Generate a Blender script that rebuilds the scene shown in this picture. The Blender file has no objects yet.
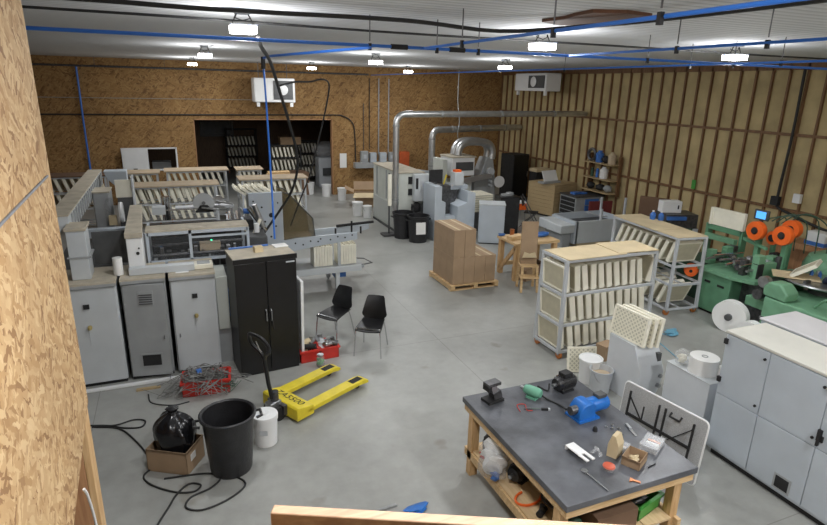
import bpy, bmesh, math, random
from mathutils import Vector, Matrix, Euler
random.seed(7)
R = math.radians
SC = bpy.context.scene
COL = SC.collection

# ------------------------------------------------------------------ helpers
class MB:
    """collects shapes and links them as one mesh object"""
    def __init__(s): s.bm = bmesh.new()
    def _add(s, vs, fs):
        v = [s.bm.verts.new(p) for p in vs]
        for f in fs:
            try: s.bm.faces.new([v[i] for i in f])
            except ValueError: pass
        return s
    def box(s, x0, y0, z0, x1, y1, z1, m=None):
        vs = [Vector(p) for p in ((x0,y0,z0),(x1,y0,z0),(x1,y1,z0),(x0,y1,z0),(x0,y0,z1),(x1,y0,z1),(x1,y1,z1),(x0,y1,z1))]
        if m is not None: vs = [m @ v for v in vs]
        return s._add(vs, [(0,3,2,1),(4,5,6,7),(0,1,5,4),(1,2,6,5),(2,3,7,6),(3,0,4,7)])
    def cbox(s, c, d, rot=(0,0,0)):
        m = Matrix.Translation(c) @ Euler(rot).to_matrix().to_4x4()
        return s.box(-d[0]/2,-d[1]/2,-d[2]/2,d[0]/2,d[1]/2,d[2]/2, m)
    def bar(s, p0, p1, w, h=None, up=(0,0,1)):
        h = h or w; p0 = Vector(p0); p1 = Vector(p1); d = (p1-p0); L = d.length; d.normalize()
        u = Vector(up)
        if abs(d.dot(u)) > .98: u = Vector((1,0,0))
        sx = d.cross(u).normalized(); sz = sx.cross(d).normalized()
        vs = []
        for t in (0, L):
            for a, b in ((-1,-1),(1,-1),(1,1),(-1,1)):
                vs.append(p0 + d*t + sx*(a*w/2) + sz*(b*h/2))
        return s._add(vs, [(0,3,2,1),(4,5,6,7),(0,1,5,4),(1,2,6,5),(2,3,7,6),(3,0,4,7)])
    def tube(s, pts, r, n=8, closed=False):
        pts = [Vector(p) for p in pts]; N = len(pts); rings = []
        prev = None
        for i, p in enumerate(pts):
            if closed: t = pts[(i+1)%N]-pts[i-1]
            else: t = pts[min(i+1,N-1)]-pts[max(i-1,0)]
            if t.length < 1e-9: t = Vector((0,0,1))
            t.normalize()
            if prev is None:
                a = Vector((0,0,1)) if abs(t.z) < .9 else Vector((1,0,0))
                u = t.cross(a).normalized()
            else:
                u = prev - t*prev.dot(t)
                if u.length < 1e-6: u = t.orthogonal()
                u.normalize()
            prev = u; w = t.cross(u)
            rr = r[i] if isinstance(r, (list, tuple)) else r
            rings.append([s.bm.verts.new(p + (u*math.cos(2*math.pi*k/n) + w*math.sin(2*math.pi*k/n))*rr) for k in range(n)])
        M = N if closed else N-1
        for i in range(M):
            a, b = rings[i], rings[(i+1)%N]
            for k in range(n):
                s.bm.faces.new((a[k], a[(k+1)%n], b[(k+1)%n], b[k]))
        if not closed:
            s.bm.faces.new(rings[0][::-1]); s.bm.faces.new(rings[-1])
        return s
    def cyl(s, p0, p1, r, r1=None, n=20): return s.tube([p0, p1], [r, r if r1 is None else r1], n)
    def lathe(s, prof, n=28, m=None):
        """closed profile of (r, z) turned round the z axis; both ends capped if r > 0"""
        rings = []
        for r_, z in prof:
            ring = []
            for k in range(n):
                a = 2*math.pi*k/n
                v = Vector((r_*math.cos(a), r_*math.sin(a), z))
                ring.append(s.bm.verts.new(m @ v if m is not None else v))
            rings.append(ring)
        for a, b in zip(rings, rings[1:]):
            for k in range(n): s.bm.faces.new((a[k], a[(k+1)%n], b[(k+1)%n], b[k]))
        if prof[0][0] > 1e-6: s.bm.faces.new(rings[0][::-1])
        if prof[-1][0] > 1e-6: s.bm.faces.new(rings[-1])
        return s
    def prism(s, poly, axis, a, b):
        """2-D outline pushed along an axis from a to b; axis x: poly is (y,z); y: (x,z); z: (x,y)"""
        def v(p, t): return {'x': (t,p[0],p[1]), 'y': (p[0],t,p[1]), 'z': (p[0],p[1],t)}[axis]
        n = len(poly)
        return s._add([v(p,a) for p in poly]+[v(p,b) for p in poly],
               [tuple(range(n))[::-1], tuple(range(n,2*n))]+[(i,(i+1)%n,n+(i+1)%n,n+i) for i in range(n)])
    def blob(s, c, r, seed=0, jit=.12, sub=3):
        rnd = random.Random(seed)
        res = bmesh.ops.create_icosphere(s.bm, subdivisions=sub, radius=1)
        ph = [(rnd.uniform(2,6), rnd.uniform(2,6), rnd.uniform(2,6), rnd.uniform(0,6)) for _ in range(6)]
        for v in res['verts']:
            d = v.co.copy()
            k = 1 + jit*sum(math.sin(a*d.x+b*d.y+c2*d.z+e) for a,b,c2,e in ph)/2.5
            v.co = Vector((c[0]+d.x*r[0]*k, c[1]+d.y*r[1]*k, c[2]+d.z*r[2]*k))
        return s
    def build(s, name, mat, parent=None, bevel=0, smooth=True):
        bmesh.ops.recalc_face_normals(s.bm, faces=s.bm.faces[:])
        me = bpy.data.meshes.new(name); s.bm.to_mesh(me); s.bm.free()
        me.materials.append(mat)
        if smooth:
            for p in me.polygons: p.use_smooth = True
            try: me.set_sharp_from_angle(angle=R(35))
            except Exception: pass
        o = bpy.data.objects.new(name, me); COL.objects.link(o)
        if parent is not None: o.parent = parent
        if bevel:
            b = o.modifiers.new('bevel', 'BEVEL'); b.width = bevel; b.segments = 2; b.limit_method = 'ANGLE'; b.angle_limit = R(40)
        return o

def tag(o, label=None, cat=None, group=None, kind=None):
    if label: o['label'] = label
    if cat: o['category'] = cat
    if group: o['group'] = group
    if kind: o['kind'] = kind
    return o
def thing(name, label, cat, loc=(0,0,0), rz=0, group=None):
    o = bpy.data.objects.new(name, None); COL.objects.link(o)
    o.empty_display_size = .1
    o.location = loc; o.rotation_euler = (0,0,R(rz))
    return tag(o, label, cat, group)
def copy_tree(o, parent=None):
    c = o.copy(); COL.objects.link(c)
    if parent is not None: c.parent = parent
    for ch in list(o.children): copy_tree(ch, c)
    return c
def move(o, loc, rz=0):
    o.location = loc; o.rotation_euler = (0,0,R(rz)); return o
ORD = 'first second third fourth fifth sixth seventh eighth ninth tenth eleventh twelfth thirteenth fourteenth'.split()
def smooth_path(pts, n=8):
    """Catmull-Rom through the points"""
    P = [Vector(p) for p in pts]; P = [P[0]*2-P[1]]+P+[P[-1]*2-P[-2]]; out = []
    for i in range(1, len(P)-2):
        a,b,c,d = P[i-1:i+3]
        for k in range(n):
            t = k/n
            out.append(.5*((2*b)+(c-a)*t+(2*a-5*b+4*c-d)*t*t+(3*b-a-3*c+d)*t**3))
    out.append(P[-2]); return out

# ------------------------------------------------------------------ materials
MATS = {}
def principled(name):
    m = bpy.data.materials.new(name); m.use_nodes = True
    nt = m.node_tree; b = nt.nodes['Principled BSDF']
    return m, nt, b
def mat(name, col, rough=.5, metal=0, var=.12, scale=8, bump=0, bscale=60, coat=0, trans=0, alpha=1, emit=None, estr=0, dirt=None):
    """colour with soft procedural variation"""
    m, nt, b = principled(name); N = nt.nodes; L = nt.links
    tc = N.new('ShaderNodeTexCoord'); nz = N.new('ShaderNodeTexNoise'); nz.inputs['Scale'].default_value = scale; nz.inputs['Detail'].default_value = 5
    L.new(tc.outputs['Object'], nz.inputs['Vector'])
    cr = N.new('ShaderNodeValToRGB')
    c0 = [max(0,c*(1-var)) for c in col]; c1 = [min(1,c*(1+var)) for c in col]
    cr.color_ramp.elements[0].position = .3; cr.color_ramp.elements[1].position = .7
    cr.color_ramp.elements[0].color = (*c0,1); cr.color_ramp.elements[1].color = (*c1,1)
    L.new(nz.outputs['Fac'], cr.inputs['Fac']); L.new(cr.outputs['Color'], b.inputs['Base Color'])
    b.inputs['Roughness'].default_value = rough; b.inputs['Metallic'].default_value = metal
    if coat: b.inputs['Coat Weight'].default_value = coat
    if trans: b.inputs['Transmission Weight'].default_value = trans
    if alpha < 1: b.inputs['Alpha'].default_value = alpha
    if emit: b.inputs['Emission Color'].default_value = (*emit,1); b.inputs['Emission Strength'].default_value = estr
    if bump:
        n2 = N.new('ShaderNodeTexNoise'); n2.inputs['Scale'].default_value = bscale; L.new(tc.outputs['Object'], n2.inputs['Vector'])
        bp = N.new('ShaderNodeBump'); bp.inputs['Strength'].default_value = bump; bp.inputs['Distance'].default_value = .02
        L.new(n2.outputs['Fac'], bp.inputs['Height']); L.new(bp.outputs['Normal'], b.inputs['Normal'])
    MATS[name] = m; return m

def osb_material(name, axes, dark, mid, light, size=1.0, seams=True, angs=(78, 100, 62, 118, 86)):
    """oriented strand board: layers of long ragged flakes lying at different angles"""
    m, nt, b = principled(name); N = nt.nodes; L = nt.links
    tc = N.new('ShaderNodeTexCoord'); sp = N.new('ShaderNodeSeparateXYZ'); L.new(tc.outputs['Object'], sp.inputs[0])
    cb = N.new('ShaderNodeCombineXYZ'); L.new(sp.outputs[axes[0]], cb.inputs[0]); L.new(sp.outputs[axes[1]], cb.inputs[1])
    wn = N.new('ShaderNodeTexNoise'); wn.inputs['Scale'].default_value = 13/size; wn.inputs['Detail'].default_value = 3; L.new(cb.outputs[0], wn.inputs['Vector'])
    ws = N.new('ShaderNodeVectorMath'); ws.operation = 'MULTIPLY_ADD'; ws.inputs[1].default_value = (.09*size,.09*size,0); L.new(wn.outputs['Color'], ws.inputs[0]); L.new(cb.outputs[0], ws.inputs[2])
    prev = None
    for i, ang in enumerate(angs):
        mp = N.new('ShaderNodeMapping'); mp.inputs['Rotation'].default_value = (0,0,R(-ang)); mp.inputs['Location'].default_value = (i*3.7, i*1.9, 0)
        L.new(ws.outputs[0], mp.inputs[0])
        mp2 = N.new('ShaderNodeMapping'); mp2.inputs['Scale'].default_value = (8/size, 36/size, 1); L.new(mp.outputs[0], mp2.inputs[0])
        vo = N.new('ShaderNodeTexVoronoi'); vo.voronoi_dimensions = '2D'; vo.inputs['Scale'].default_value = 1; vo.inputs['Randomness'].default_value = 1
        L.new(mp2.outputs[0], vo.inputs['Vector'])
        s2 = N.new('ShaderNodeSeparateColor'); L.new(vo.outputs['Color'], s2.inputs[0])
        cr = N.new('ShaderNodeValToRGB'); e = cr.color_ramp.elements
        e[0].position = 0; e[0].color = (*dark,1); e[1].position = 1; e[1].color = (*light,1)
        k = e.new(.25); k.color = (*mid,1); k = e.new(.7); k.color = tuple((a+c)/2 for a,c in zip(mid,light))+(1,)
        L.new(s2.outputs[0], cr.inputs['Fac'])
        if prev is None: prev = cr.outputs['Color']
        else:
            th = N.new('ShaderNodeMath'); th.operation = 'GREATER_THAN'; th.inputs[1].default_value = .62; L.new(s2.outputs[1], th.inputs[0])
            mx = N.new('ShaderNodeMixRGB'); L.new(th.outputs[0], mx.inputs[0]); L.new(prev, mx.inputs[1]); L.new(cr.outputs['Color'], mx.inputs[2])
            prev = mx.outputs[0]
    nz = N.new('ShaderNodeTexNoise'); nz.inputs['Scale'].default_value = .9; nz.inputs['Detail'].default_value = 4; L.new(cb.outputs[0], nz.inputs['Vector'])
    cr = N.new('ShaderNodeValToRGB'); cr.color_ramp.elements[0].color = (.78,.76,.74,1); cr.color_ramp.elements[1].color = (1.06,1.05,1.03,1)
    cr.color_ramp.elements[0].position = .3; cr.color_ramp.elements[1].position = .7
    L.new(nz.outputs['Fac'], cr.inputs['Fac'])
    mu = N.new('ShaderNodeMixRGB'); mu.blend_type = 'MULTIPLY'; mu.inputs[0].default_value = 1; L.new(prev, mu.inputs[1]); L.new(cr.outputs['Color'], mu.inputs[2])
    out = mu.outputs[0]
    if seams:
        br = N.new('ShaderNodeTexBrick'); br.inputs['Scale'].default_value = 1; br.inputs['Brick Width'].default_value = 2.44; br.inputs['Row Height'].default_value = 1.22
        br.inputs['Mortar Size'].default_value = .004; br.inputs['Color1'].default_value = (1,1,1,1); br.inputs['Color2'].default_value = (.93,.92,.9,1); br.inputs['Mortar'].default_value = (.6,.56,.5,1)
        L.new(cb.outputs[0], br.inputs['Vector'])
        m3 = N.new('ShaderNodeMixRGB'); m3.blend_type = 'MULTIPLY'; m3.inputs[0].default_value = 1; L.new(out, m3.inputs[1]); L.new(br.outputs['Color'], m3.inputs[2]); out = m3.outputs[0]
    L.new(out, b.inputs['Base Color']); b.inputs['Roughness'].default_value = .8
    MATS[name] = m; return m

def floor_material():
    m, nt, b = principled('polished_concrete'); N = nt.nodes; L = nt.links
    tc = N.new('ShaderNodeTexCoord')
    def noise(s, d=6):
        n = N.new('ShaderNodeTexNoise'); n.inputs['Scale'].default_value = s; n.inputs['Detail'].default_value = d; n.inputs['Roughness'].default_value = .6
        L.new(tc.outputs['Object'], n.inputs['Vector']); return n
    a = noise(.55); c = noise(5); d = noise(1.6, 3)
    cr = N.new('ShaderNodeValToRGB'); e = cr.color_ramp.elements
    e[0].position = .3; e[0].color = (.27,.275,.26,1); e[1].position = .72; e[1].color = (.40,.405,.385,1)
    L.new(a.outputs['Fac'], cr.inputs['Fac'])
    c2 = N.new('ShaderNodeValToRGB'); c2.color_ramp.elements[0].position = .3; c2.color_ramp.elements[0].color = (.88,.88,.87,1); c2.color_ramp.elements[1].position = .7; c2.color_ramp.elements[1].color = (1.04,1.04,1.04,1)
    L.new(c.outputs['Fac'], c2.inputs['Fac'])
    mu = N.new('ShaderNodeMixRGB'); mu.blend_type = 'MULTIPLY'; mu.inputs[0].default_value = 1; L.new(cr.outputs[0], mu.inputs[1]); L.new(c2.outputs[0], mu.inputs[2])
    st = N.new('ShaderNodeValToRGB'); st.color_ramp.elements[0].position = .27; st.color_ramp.elements[0].color = (.78,.74,.68,1); st.color_ramp.elements[1].position = .36; st.color_ramp.elements[1].color = (1,1,1,1)
    L.new(d.outputs['Fac'], st.inputs['Fac'])
    m2 = N.new('ShaderNodeMixRGB'); m2.blend_type = 'MULTIPLY'; m2.inputs[0].default_value = 1; L.new(mu.outputs[0], m2.inputs[1]); L.new(st.outputs[0], m2.inputs[2])
    br = N.new('ShaderNodeTexBrick'); br.offset = 0; br.inputs['Scale'].default_value = 1; br.inputs['Brick Width'].default_value = 5; br.inputs['Row Height'].default_value = 5; br.inputs['Mortar Size'].default_value = .006
    br.inputs['Color1'].default_value = br.inputs['Color2'].default_value = (1,1,1,1); br.inputs['Mortar'].default_value = (.72,.71,.69,1)
    mp = N.new('ShaderNodeMapping'); mp.inputs['Location'].default_value = (1.2,2.1,0); L.new(tc.outputs['Object'], mp.inputs[0]); L.new(mp.outputs[0], br.inputs['Vector'])
    m3 = N.new('ShaderNodeMixRGB'); m3.blend_type = 'MULTIPLY'; m3.inputs[0].default_value = 1; L.new(m2.outputs[0], m3.inputs[1]); L.new(br.outputs[0], m3.inputs[2])
    L.new(m3.outputs[0], b.inputs['Base Color'])
    rr = N.new('ShaderNodeMapRange'); rr.inputs[3].default_value = .28; rr.inputs[4].default_value = .52; L.new(c.outputs['Fac'], rr.inputs[0]); L.new(rr.outputs[0], b.inputs['Roughness'])
    return m

def ceiling_material():
    m, nt, b = principled('ribbed_metal_ceiling'); N = nt.nodes; L = nt.links
    tc = N.new('ShaderNodeTexCoord'); w = N.new('ShaderNodeTexWave'); w.bands_direction = 'Y'; w.inputs['Scale'].default_value = 2.2; w.inputs['Distortion'].default_value = 0
    L.new(tc.outputs['Object'], w.inputs['Vector'])
    cr = N.new('ShaderNodeValToRGB'); cr.color_ramp.elements[0].color = (.50,.51,.52,1); cr.color_ramp.elements[0].position = .1; cr.color_ramp.elements[1].color = (.64,.65,.66,1); cr.color_ramp.elements[1].position = .35
    L.new(w.outputs['Color'], cr.inputs['Fac']); L.new(cr.outputs[0], b.inputs['Base Color'])
    bp = N.new('ShaderNodeBump'); bp.inputs['Strength'].default_value = .4; bp.inputs['Distance'].default_value = .02; L.new(w.outputs['Color'], bp.inputs['Height']); L.new(bp.outputs[0], b.inputs['Normal'])
    b.inputs['Roughness'].default_value = .85
    return m

def wood_material(name, c0, c1, axis=0, scale=3, rough=.6):
    m, nt, b = principled(name); N = nt.nodes; L = nt.links
    tc = N.new('ShaderNodeTexCoord'); mp = N.new('ShaderNodeMapping'); s = [14,14,14]; s[axis] = 1.2; mp.inputs['Scale'].default_value = s
    L.new(tc.outputs['Object'], mp.inputs[0]); n = N.new('ShaderNodeTexNoise'); n.inputs['Scale'].default_value = scale; n.inputs['Detail'].default_value = 6; n.inputs['Distortion'].default_value = .4
    L.new(mp.outputs[0], n.inputs['Vector'])
    cr = N.new('ShaderNodeValToRGB'); cr.color_ramp.elements[0].position = .32; cr.color_ramp.elements[0].color = (*c0,1); cr.color_ramp.elements[1].position = .66; cr.color_ramp.elements[1].color = (*c1,1)
    L.new(n.outputs['Fac'], cr.inputs['Fac']); L.new(cr.outputs[0], b.inputs['Base Color']); b.inputs['Roughness'].default_value = rough
    MATS[name] = m; return m

def mesh_panel_material(name, col, hole, k, rough=.5):
    """cream moulded tray web: a lattice of crossing diagonal bars over darker slots"""
    m, nt, b = principled(name); N = nt.nodes; L = nt.links
    tc = N.new('ShaderNodeTexCoord'); sp = N.new('ShaderNodeSeparateXYZ'); L.new(tc.outputs['Object'], sp.inputs[0])
    outs = []
    for op in ('ADD','SUBTRACT'):
        a = N.new('ShaderNodeMath'); a.operation = op; L.new(sp.outputs[1], a.inputs[0]); L.new(sp.outputs[2], a.inputs[1])
        c = N.new('ShaderNodeMath'); c.operation = 'MULTIPLY'; c.inputs[1].default_value = k; L.new(a.outputs[0], c.inputs[0])
        f = N.new('ShaderNodeMath'); f.operation = 'FRACT'; L.new(c.outputs[0], f.inputs[0])
        g = N.new('ShaderNodeMath'); g.operation = 'GREATER_THAN'; g.inputs[1].default_value = .42; L.new(f.outputs[0], g.inputs[0]); outs.append(g)
    mu = N.new('ShaderNodeMath'); mu.operation = 'MULTIPLY'; L.new(outs[0].outputs[0], mu.inputs[0]); L.new(outs[1].outputs[0], mu.inputs[1])
    mx = N.new('ShaderNodeMixRGB'); mx.inputs[1].default_value = (*col,1); mx.inputs[2].default_value = (*hole,1); L.new(mu.outputs[0], mx.inputs[0])
    L.new(mx.outputs[0], b.inputs['Base Color']); b.inputs['Roughness'].default_value = rough
    MATS[name] = m; return m

OSB_NEAR = osb_material('osb_partition', (1,2), (.27,.145,.062), (.46,.285,.13), (.66,.48,.27), .72, False, (80, 60, 120, 100, 40, 145))
OSB_BACK = osb_material('osb_wall', (0,2), (.16,.08,.028), (.29,.16,.056), (.40,.25,.10), 1.2, True, (20, 75, 130, 165, 50))
CONC = floor_material(); CEIL = ceiling_material()
FOAM = mat('spray_foam', (.46,.365,.19), .9, 0, .20, 1.7, .8, 7)
STUD = wood_material('brown_stud', (.13,.065,.028), (.22,.115,.05), 2)
PINE = wood_material('pine_lumber', (.55,.36,.17), (.72,.52,.29), 0)
PINEZ = wood_material('pine_upright', (.50,.30,.13), (.68,.46,.24), 2)
PINEDK = wood_material('brown_fir', (.33,.16,.075), (.46,.25,.12), 2)
RAILW = wood_material('planed_rail', (.36,.22,.14), (.50,.34,.22), 0)
PLY = wood_material('plywood', (.56,.39,.20), (.70,.52,.31), 1, 2)
CRATEW = wood_material('crate_boards', (.36,.26,.13), (.48,.36,.20), 0)
CARD = mat('cardboard', (.38,.265,.165), .85, 0, .08, 5)
CARDTOP = mat('kraft_sheet', (.60,.49,.31), .85, 0, .1, 3)
CARDLT = mat('light_kraft', (.50,.40,.28), .85, 0, .1, 3)
CREAM = mat('cream_plastic', (.86,.83,.70), .55, 0, .06, 6)
CREAMD = mat('cream_web_shaded', (.54,.50,.37), .6, 0, .08, 9)  # darker cream: shade between the trays is put into the colour
CREAMMESH = mesh_panel_material('cream_lattice', (.80,.77,.63), (.50,.48,.38), 15)
WMET = mat('white_rack_steel', (.50,.525,.55), .4, 0, .06, 5)
LGREY = mat('light_grey_enamel', (.53,.56,.575), .42, 0, .05, 3)
HOPG = mat('pale_hopper_enamel', (.60,.63,.66), .42, 0, .05, 3)
BGREY = mat('blue_grey_enamel', (.48,.53,.58), .4, 0, .05, 3)
GREY = mat('mid_grey_enamel', (.33,.345,.35), .45, 0, .08, 4)
GREENGREY = mat('pale_green_grey_enamel', (.55,.575,.53), .45, 0, .06, 4)
DUSTY = mat('dusty_beige_top', (.47,.42,.33), .85, 0, .16, 6)
DGREY = mat('charcoal_steel', (.075,.078,.08), .5, 0, .2, 6)
BLACK = mat('black_enamel', (.006,.006,.007), .4, 0, .3, 5)
BLACKM = mat('black_matt', (.015,.015,.016), .7, 0, .3, 9)
BLACKPL = mat('black_plastic', (.02,.02,.022), .38, 0, .25, 8, .15, 40)
BAGM = mat('black_bin_bag', (.010,.010,.012), .22, 0, .2, 8, .5, 14)
CHROME = mat('chromed_steel', (.62,.63,.64), .18, 1, .05, 4)
GALV = mat('galvanised_steel', (.56,.57,.57), .34, .85, .12, 7)
STEEL = mat('machined_steel', (.42,.43,.44), .32, .9, .2, 14)
DARKST = mat('oily_steel', (.12,.12,.125), .4, .7, .35, 14)
YELLOW = mat('yellow_paint', (.72,.58,.03), .45, 0, .12, 7)
RED = mat('red_plastic', (.55,.03,.02), .4, 0, .12, 6)
REDDK = mat('maroon_panel', (.17,.03,.03), .6, 0, .12, 6)
CASTER = mat('brown_orange_caster', (.50,.17,.04), .5, 0, .1, 6)
ORANGE = mat('orange_plastic', (.85,.14,.02), .4, 0, .08, 6)
GREEN = mat('machine_green', (.12,.29,.17), .42, 0, .12, 5)
GREENLT = mat('machine_green_worn', (.17,.36,.22), .4, 0, .14, 5)
GREENMOT = mat('mint_green_paint', (.16,.42,.29), .4, 0, .08, 6)
GREENBIN = mat('green_bin', (.06,.30,.05), .45, 0, .1, 6)
DKGREEN = mat('dark_green_paint', (.03,.075,.045), .5, 0, .2, 6)
BLUE = mat('blue_motor_paint', (.015,.15,.52), .38, 0, .1, 7)
BLUEPALE = mat('pale_blue_plastic', (.16,.40,.55), .4, 0, .12, 6)
BLUEPIPE = mat('blue_air_pipe', (.03,.15,.55), .35, 0, .05, 2)
BLUEDK = mat('blue_plastic', (.05,.16,.48), .4, 0, .12, 7)
WHITE = mat('white_plastic', (.78,.79,.79), .45, 0, .03, 4)
PAPER = mat('white_paper', (.82,.82,.80), .8, 0, .02, 4)
TINT = mat('smoked_guard', (.17,.135,.07), .2, 0, .1, 4, trans=.0, alpha=.58)
CLEAR = mat('clear_plastic', (.8,.82,.84), .2, 0, .03, 4, alpha=.24)
POLYC = mat('clear_guard_sheet', (.2,.21,.22), .08, 0, .03, 4, alpha=.10)
RUBBER = mat('black_rubber', (.02,.02,.02), .6, 0, .2, 10)
CABLEG = mat('grey_cable', (.35,.37,.36), .5, 0, .15, 20)
BROWNB = mat('dark_brown_carton', (.17,.10,.06), .85, 0, .1, 5)
RUST = mat('rusty_brown_patch', (.12,.055,.03), .8, 0, .3, 4)
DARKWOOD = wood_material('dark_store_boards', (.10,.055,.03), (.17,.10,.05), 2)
LAMPM = mat('lamp_tube_glow', (1,1,1), .5, 0, 0, 1, emit=(1,.98,.95), estr=30)
SCREENM = mat('lit_screen', (.05,.2,.5), .3, 0, .1, 5, emit=(.10,.42,.95), estr=1.1)
GREENLED = mat('green_led', (.05,.6,.3), .3, 0, 0, 5, emit=(.05,.9,.4), estr=2)
BENCHTOP = mat('scuffed_black_top', (.088,.093,.105), .33, 0, .45, 3.5, .08, 50)  # scuffed black, base lifted so the sheen is partly in the colour
COPPER = mat('copper', (.55,.22,.10), .35, .8, .1, 9)

# ------------------------------------------------------------------ camera
cam_d = bpy.data.cameras.new('camera'); cam = bpy.data.objects.new('camera', cam_d); COL.objects.link(cam); SC.camera = cam
F = 573.0; CX, CY, CH = 413.5, 262.5, 4.0
cam_d.sensor_width = 36; cam_d.lens = 36*F/827; cam_d.clip_start = .05; cam_d.clip_end = 200
zc = -Vector((370-CX, 2140-CY, F)).normalized()                 # world up in camera axes (x right, y down, z ahead)
yc = Vector((166-CX, 82-CY, F)); yc = (yc - zc*yc.dot(zc)).normalized()
xc = yc.cross(zc)
if xc.x < 0: xc = -xc
RW = Matrix((xc, yc, zc))                                       # camera axes -> world
mw = Matrix.Identity(4)
for i in range(3):
    mw[i][0] = RW[i][0]; mw[i][1] = -RW[i][1]; mw[i][2] = -RW[i][2]
mw[2][3] = CH
cam.matrix_world = mw

# ------------------------------------------------------------------ the room
H = 4.69; XR = 12.7; YB = 21.3; XL = -7.0; YF = -3.2
def struct(mb, name, m, parent=None, **k):
    o = mb.build(name, m, parent, **k); o['kind'] = 'structure'; return o
struct(MB().box(XL-.2, YF-.2, -.2, XR+.2, 29.2, 0), 'floor', CONC)
struct(MB().box(XL-.2, YF-.2, H, XR+.2, YB+.2, H+.15), 'ceiling', CEIL)
struct(MB().box(XL-.2, YF-.2, 0, XL, YB+.2, H), 'wall_left', OSB_BACK)
struct(MB().box(XL, YF-.2, 0, XR, YF, H), 'wall_front', OSB_BACK)
# back wall with the wide opening and the hatch
wb = MB(); Y0, Y1 = YB, YB+.2
ox0, ox1, oz = .73, 5.56, 2.82; hx0, hx1, hz0, hz1 = -1.55, .1, 1.15, 1.86
wb.box(XL, Y0, 0, hx0, Y1, H); wb.box(hx0, Y0, 0, hx1, Y1, hz0); wb.box(hx0, Y0, hz1, hx1, Y1, H); wb.box(hx1, Y0, 0, ox0, Y1, H)
wb.box(ox0, Y0, oz, ox1, Y1, H); wb.box(ox1, Y0, 0, XR+.2, Y1, H)
struct(wb, 'wall_back', OSB_BACK, smooth=False)
tr = MB(); tr.box(ox0-.0, Y0-.01, 0, ox0+.03, Y1+.02, oz); tr.box(ox1-.03, Y0-.01, 0, ox1, Y1+.02, oz); tr.box(ox0, Y0-.01, oz-.03, ox1, Y1+.02, oz)
struct(tr, 'trim_1', PINEDK)
tr = MB()
for a in ((hx0-.03,hz0-.03,hx0+.02,hz1+.03),(hx1-.02,hz0-.03,hx1+.03,hz1+.03),(hx0,hz0-.03,hx1,hz0+.02),(hx0,hz1-.02,hx1,hz1+.03)): tr.box(a[0], Y0-.03, a[1], a[2], Y0+.02, a[3])
struct(tr, 'trim_2', WHITE)
# right wall: foam between proud studs, two rows of blocking, brown boarding low down
wr = struct(MB().box(XR, YF-.2, 0, XR+.2, YB, H), 'wall_right', FOAM)
y = YB-.05
while y > 2.5:
    struct(MB().box(XR-.06, y-.022, 0, XR+.03, y+.022, H), 'stud', STUD, wr); y -= .406
for z in (1.55, 3.19): struct(MB().box(XR-.055, 2.5, z-.03, XR+.03, YB, z+.03), 'blocking_rail', STUD, wr)
struct(MB().box(XR-.06, 2.5, H-.14, XR+.03, YB, H), 'top_plate', STUD, wr)
struct(MB().box(XR-.085, 4.5, 0, XR-.05, 8.75, 1.02), 'trim_3', PINEDK)
# dark store beyond the opening
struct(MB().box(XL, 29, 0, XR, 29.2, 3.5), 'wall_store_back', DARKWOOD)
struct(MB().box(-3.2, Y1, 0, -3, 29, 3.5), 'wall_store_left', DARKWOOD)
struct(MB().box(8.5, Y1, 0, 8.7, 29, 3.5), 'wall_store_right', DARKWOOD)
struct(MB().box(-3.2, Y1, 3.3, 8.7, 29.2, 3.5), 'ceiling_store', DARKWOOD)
# near partition in strand board; its lower edge follows the stair
PX = -.6
struct(MB().prism([(.2,4.69),(3.40,4.69),(3.455,4.3),(3.50,2.18),(2.68,1.97),(.2,1.33)], 'x', PX-.05, PX), 'wall_partition', OSB_NEAR)
struct(MB().box(-.80, 3.40, 0, -.655, 3.54, 3.9), 'trim_post', PINEDK, bevel=.006)
struct(MB().box(-.655, 3.40, 0, -.615, 3.54, 2.6), 'trim_post_face', PINEZ, bevel=.004)
tag(MB().tube(smooth_path([(-.57,2.86,2.03),(-.565,2.9,1.95),(-.57,3.0,1.7),(-.58,3.08,1.3),(-.58,3.1,.9)]), .007).build('hanging_cable', WHITE), 'thin white cable hanging below the strand board partition', 'cable')
tag(MB().tube([(PX+.006,2.0,3.47),(PX+.006,2.43,3.50),(PX+.006,3.36,3.535)], .006).build('wall_cable', mat('dull_grey_cable',(.16,.17,.19),.6,0,.15,20)), 'grey cable stapled across the near strand board partition', 'cable')
# guard rail at the camera's feet
gr = thing('guard_rail', 'pale planed timber guard rail below the camera at the bottom edge', 'railing', (0,0,0))
a = Vector((.19,1.53,2.75)); b_ = Vector((2.2,.57,2.75)); dr = (b_-a).normalized(); nr = Vector((-dr.y, dr.x, 0))
MB().bar(a-nr*.02+Vector((0,0,-.045)), b_-nr*.02+Vector((0,0,-.045)), .04, .09).build('cap', RAILW, gr, bevel=.004)
for t in (.03, .34, .95, 1.6):
    p = a+dr*t-nr*.03; MB().box(p.x-.035,p.y-.035,1.9,p.x+.035,p.y+.035,2.658).build('post', RAILW, gr)
MB().bar(a+dr*.0-nr*.05+Vector((0,0,-.62)), b_-nr*.05+Vector((0,0,-.62)), .03, .4).build('infill_panel', PINEDK, gr)

# rusty patch where the ceiling sheet is torn
rp = MB().prism([(3.56,5.28),(3.59,4.95),(3.52,4.70),(3.50,4.42),(3.77,4.30),(4.12,4.37),(4.10,4.80),(4.06,5.22),(3.89,5.43)], 'z', H-.03, H+.01)
tag(rp.build('ceiling_patch', RUST), 'rusty brown torn patch in the white ribbed ceiling', 'patch')

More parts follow.
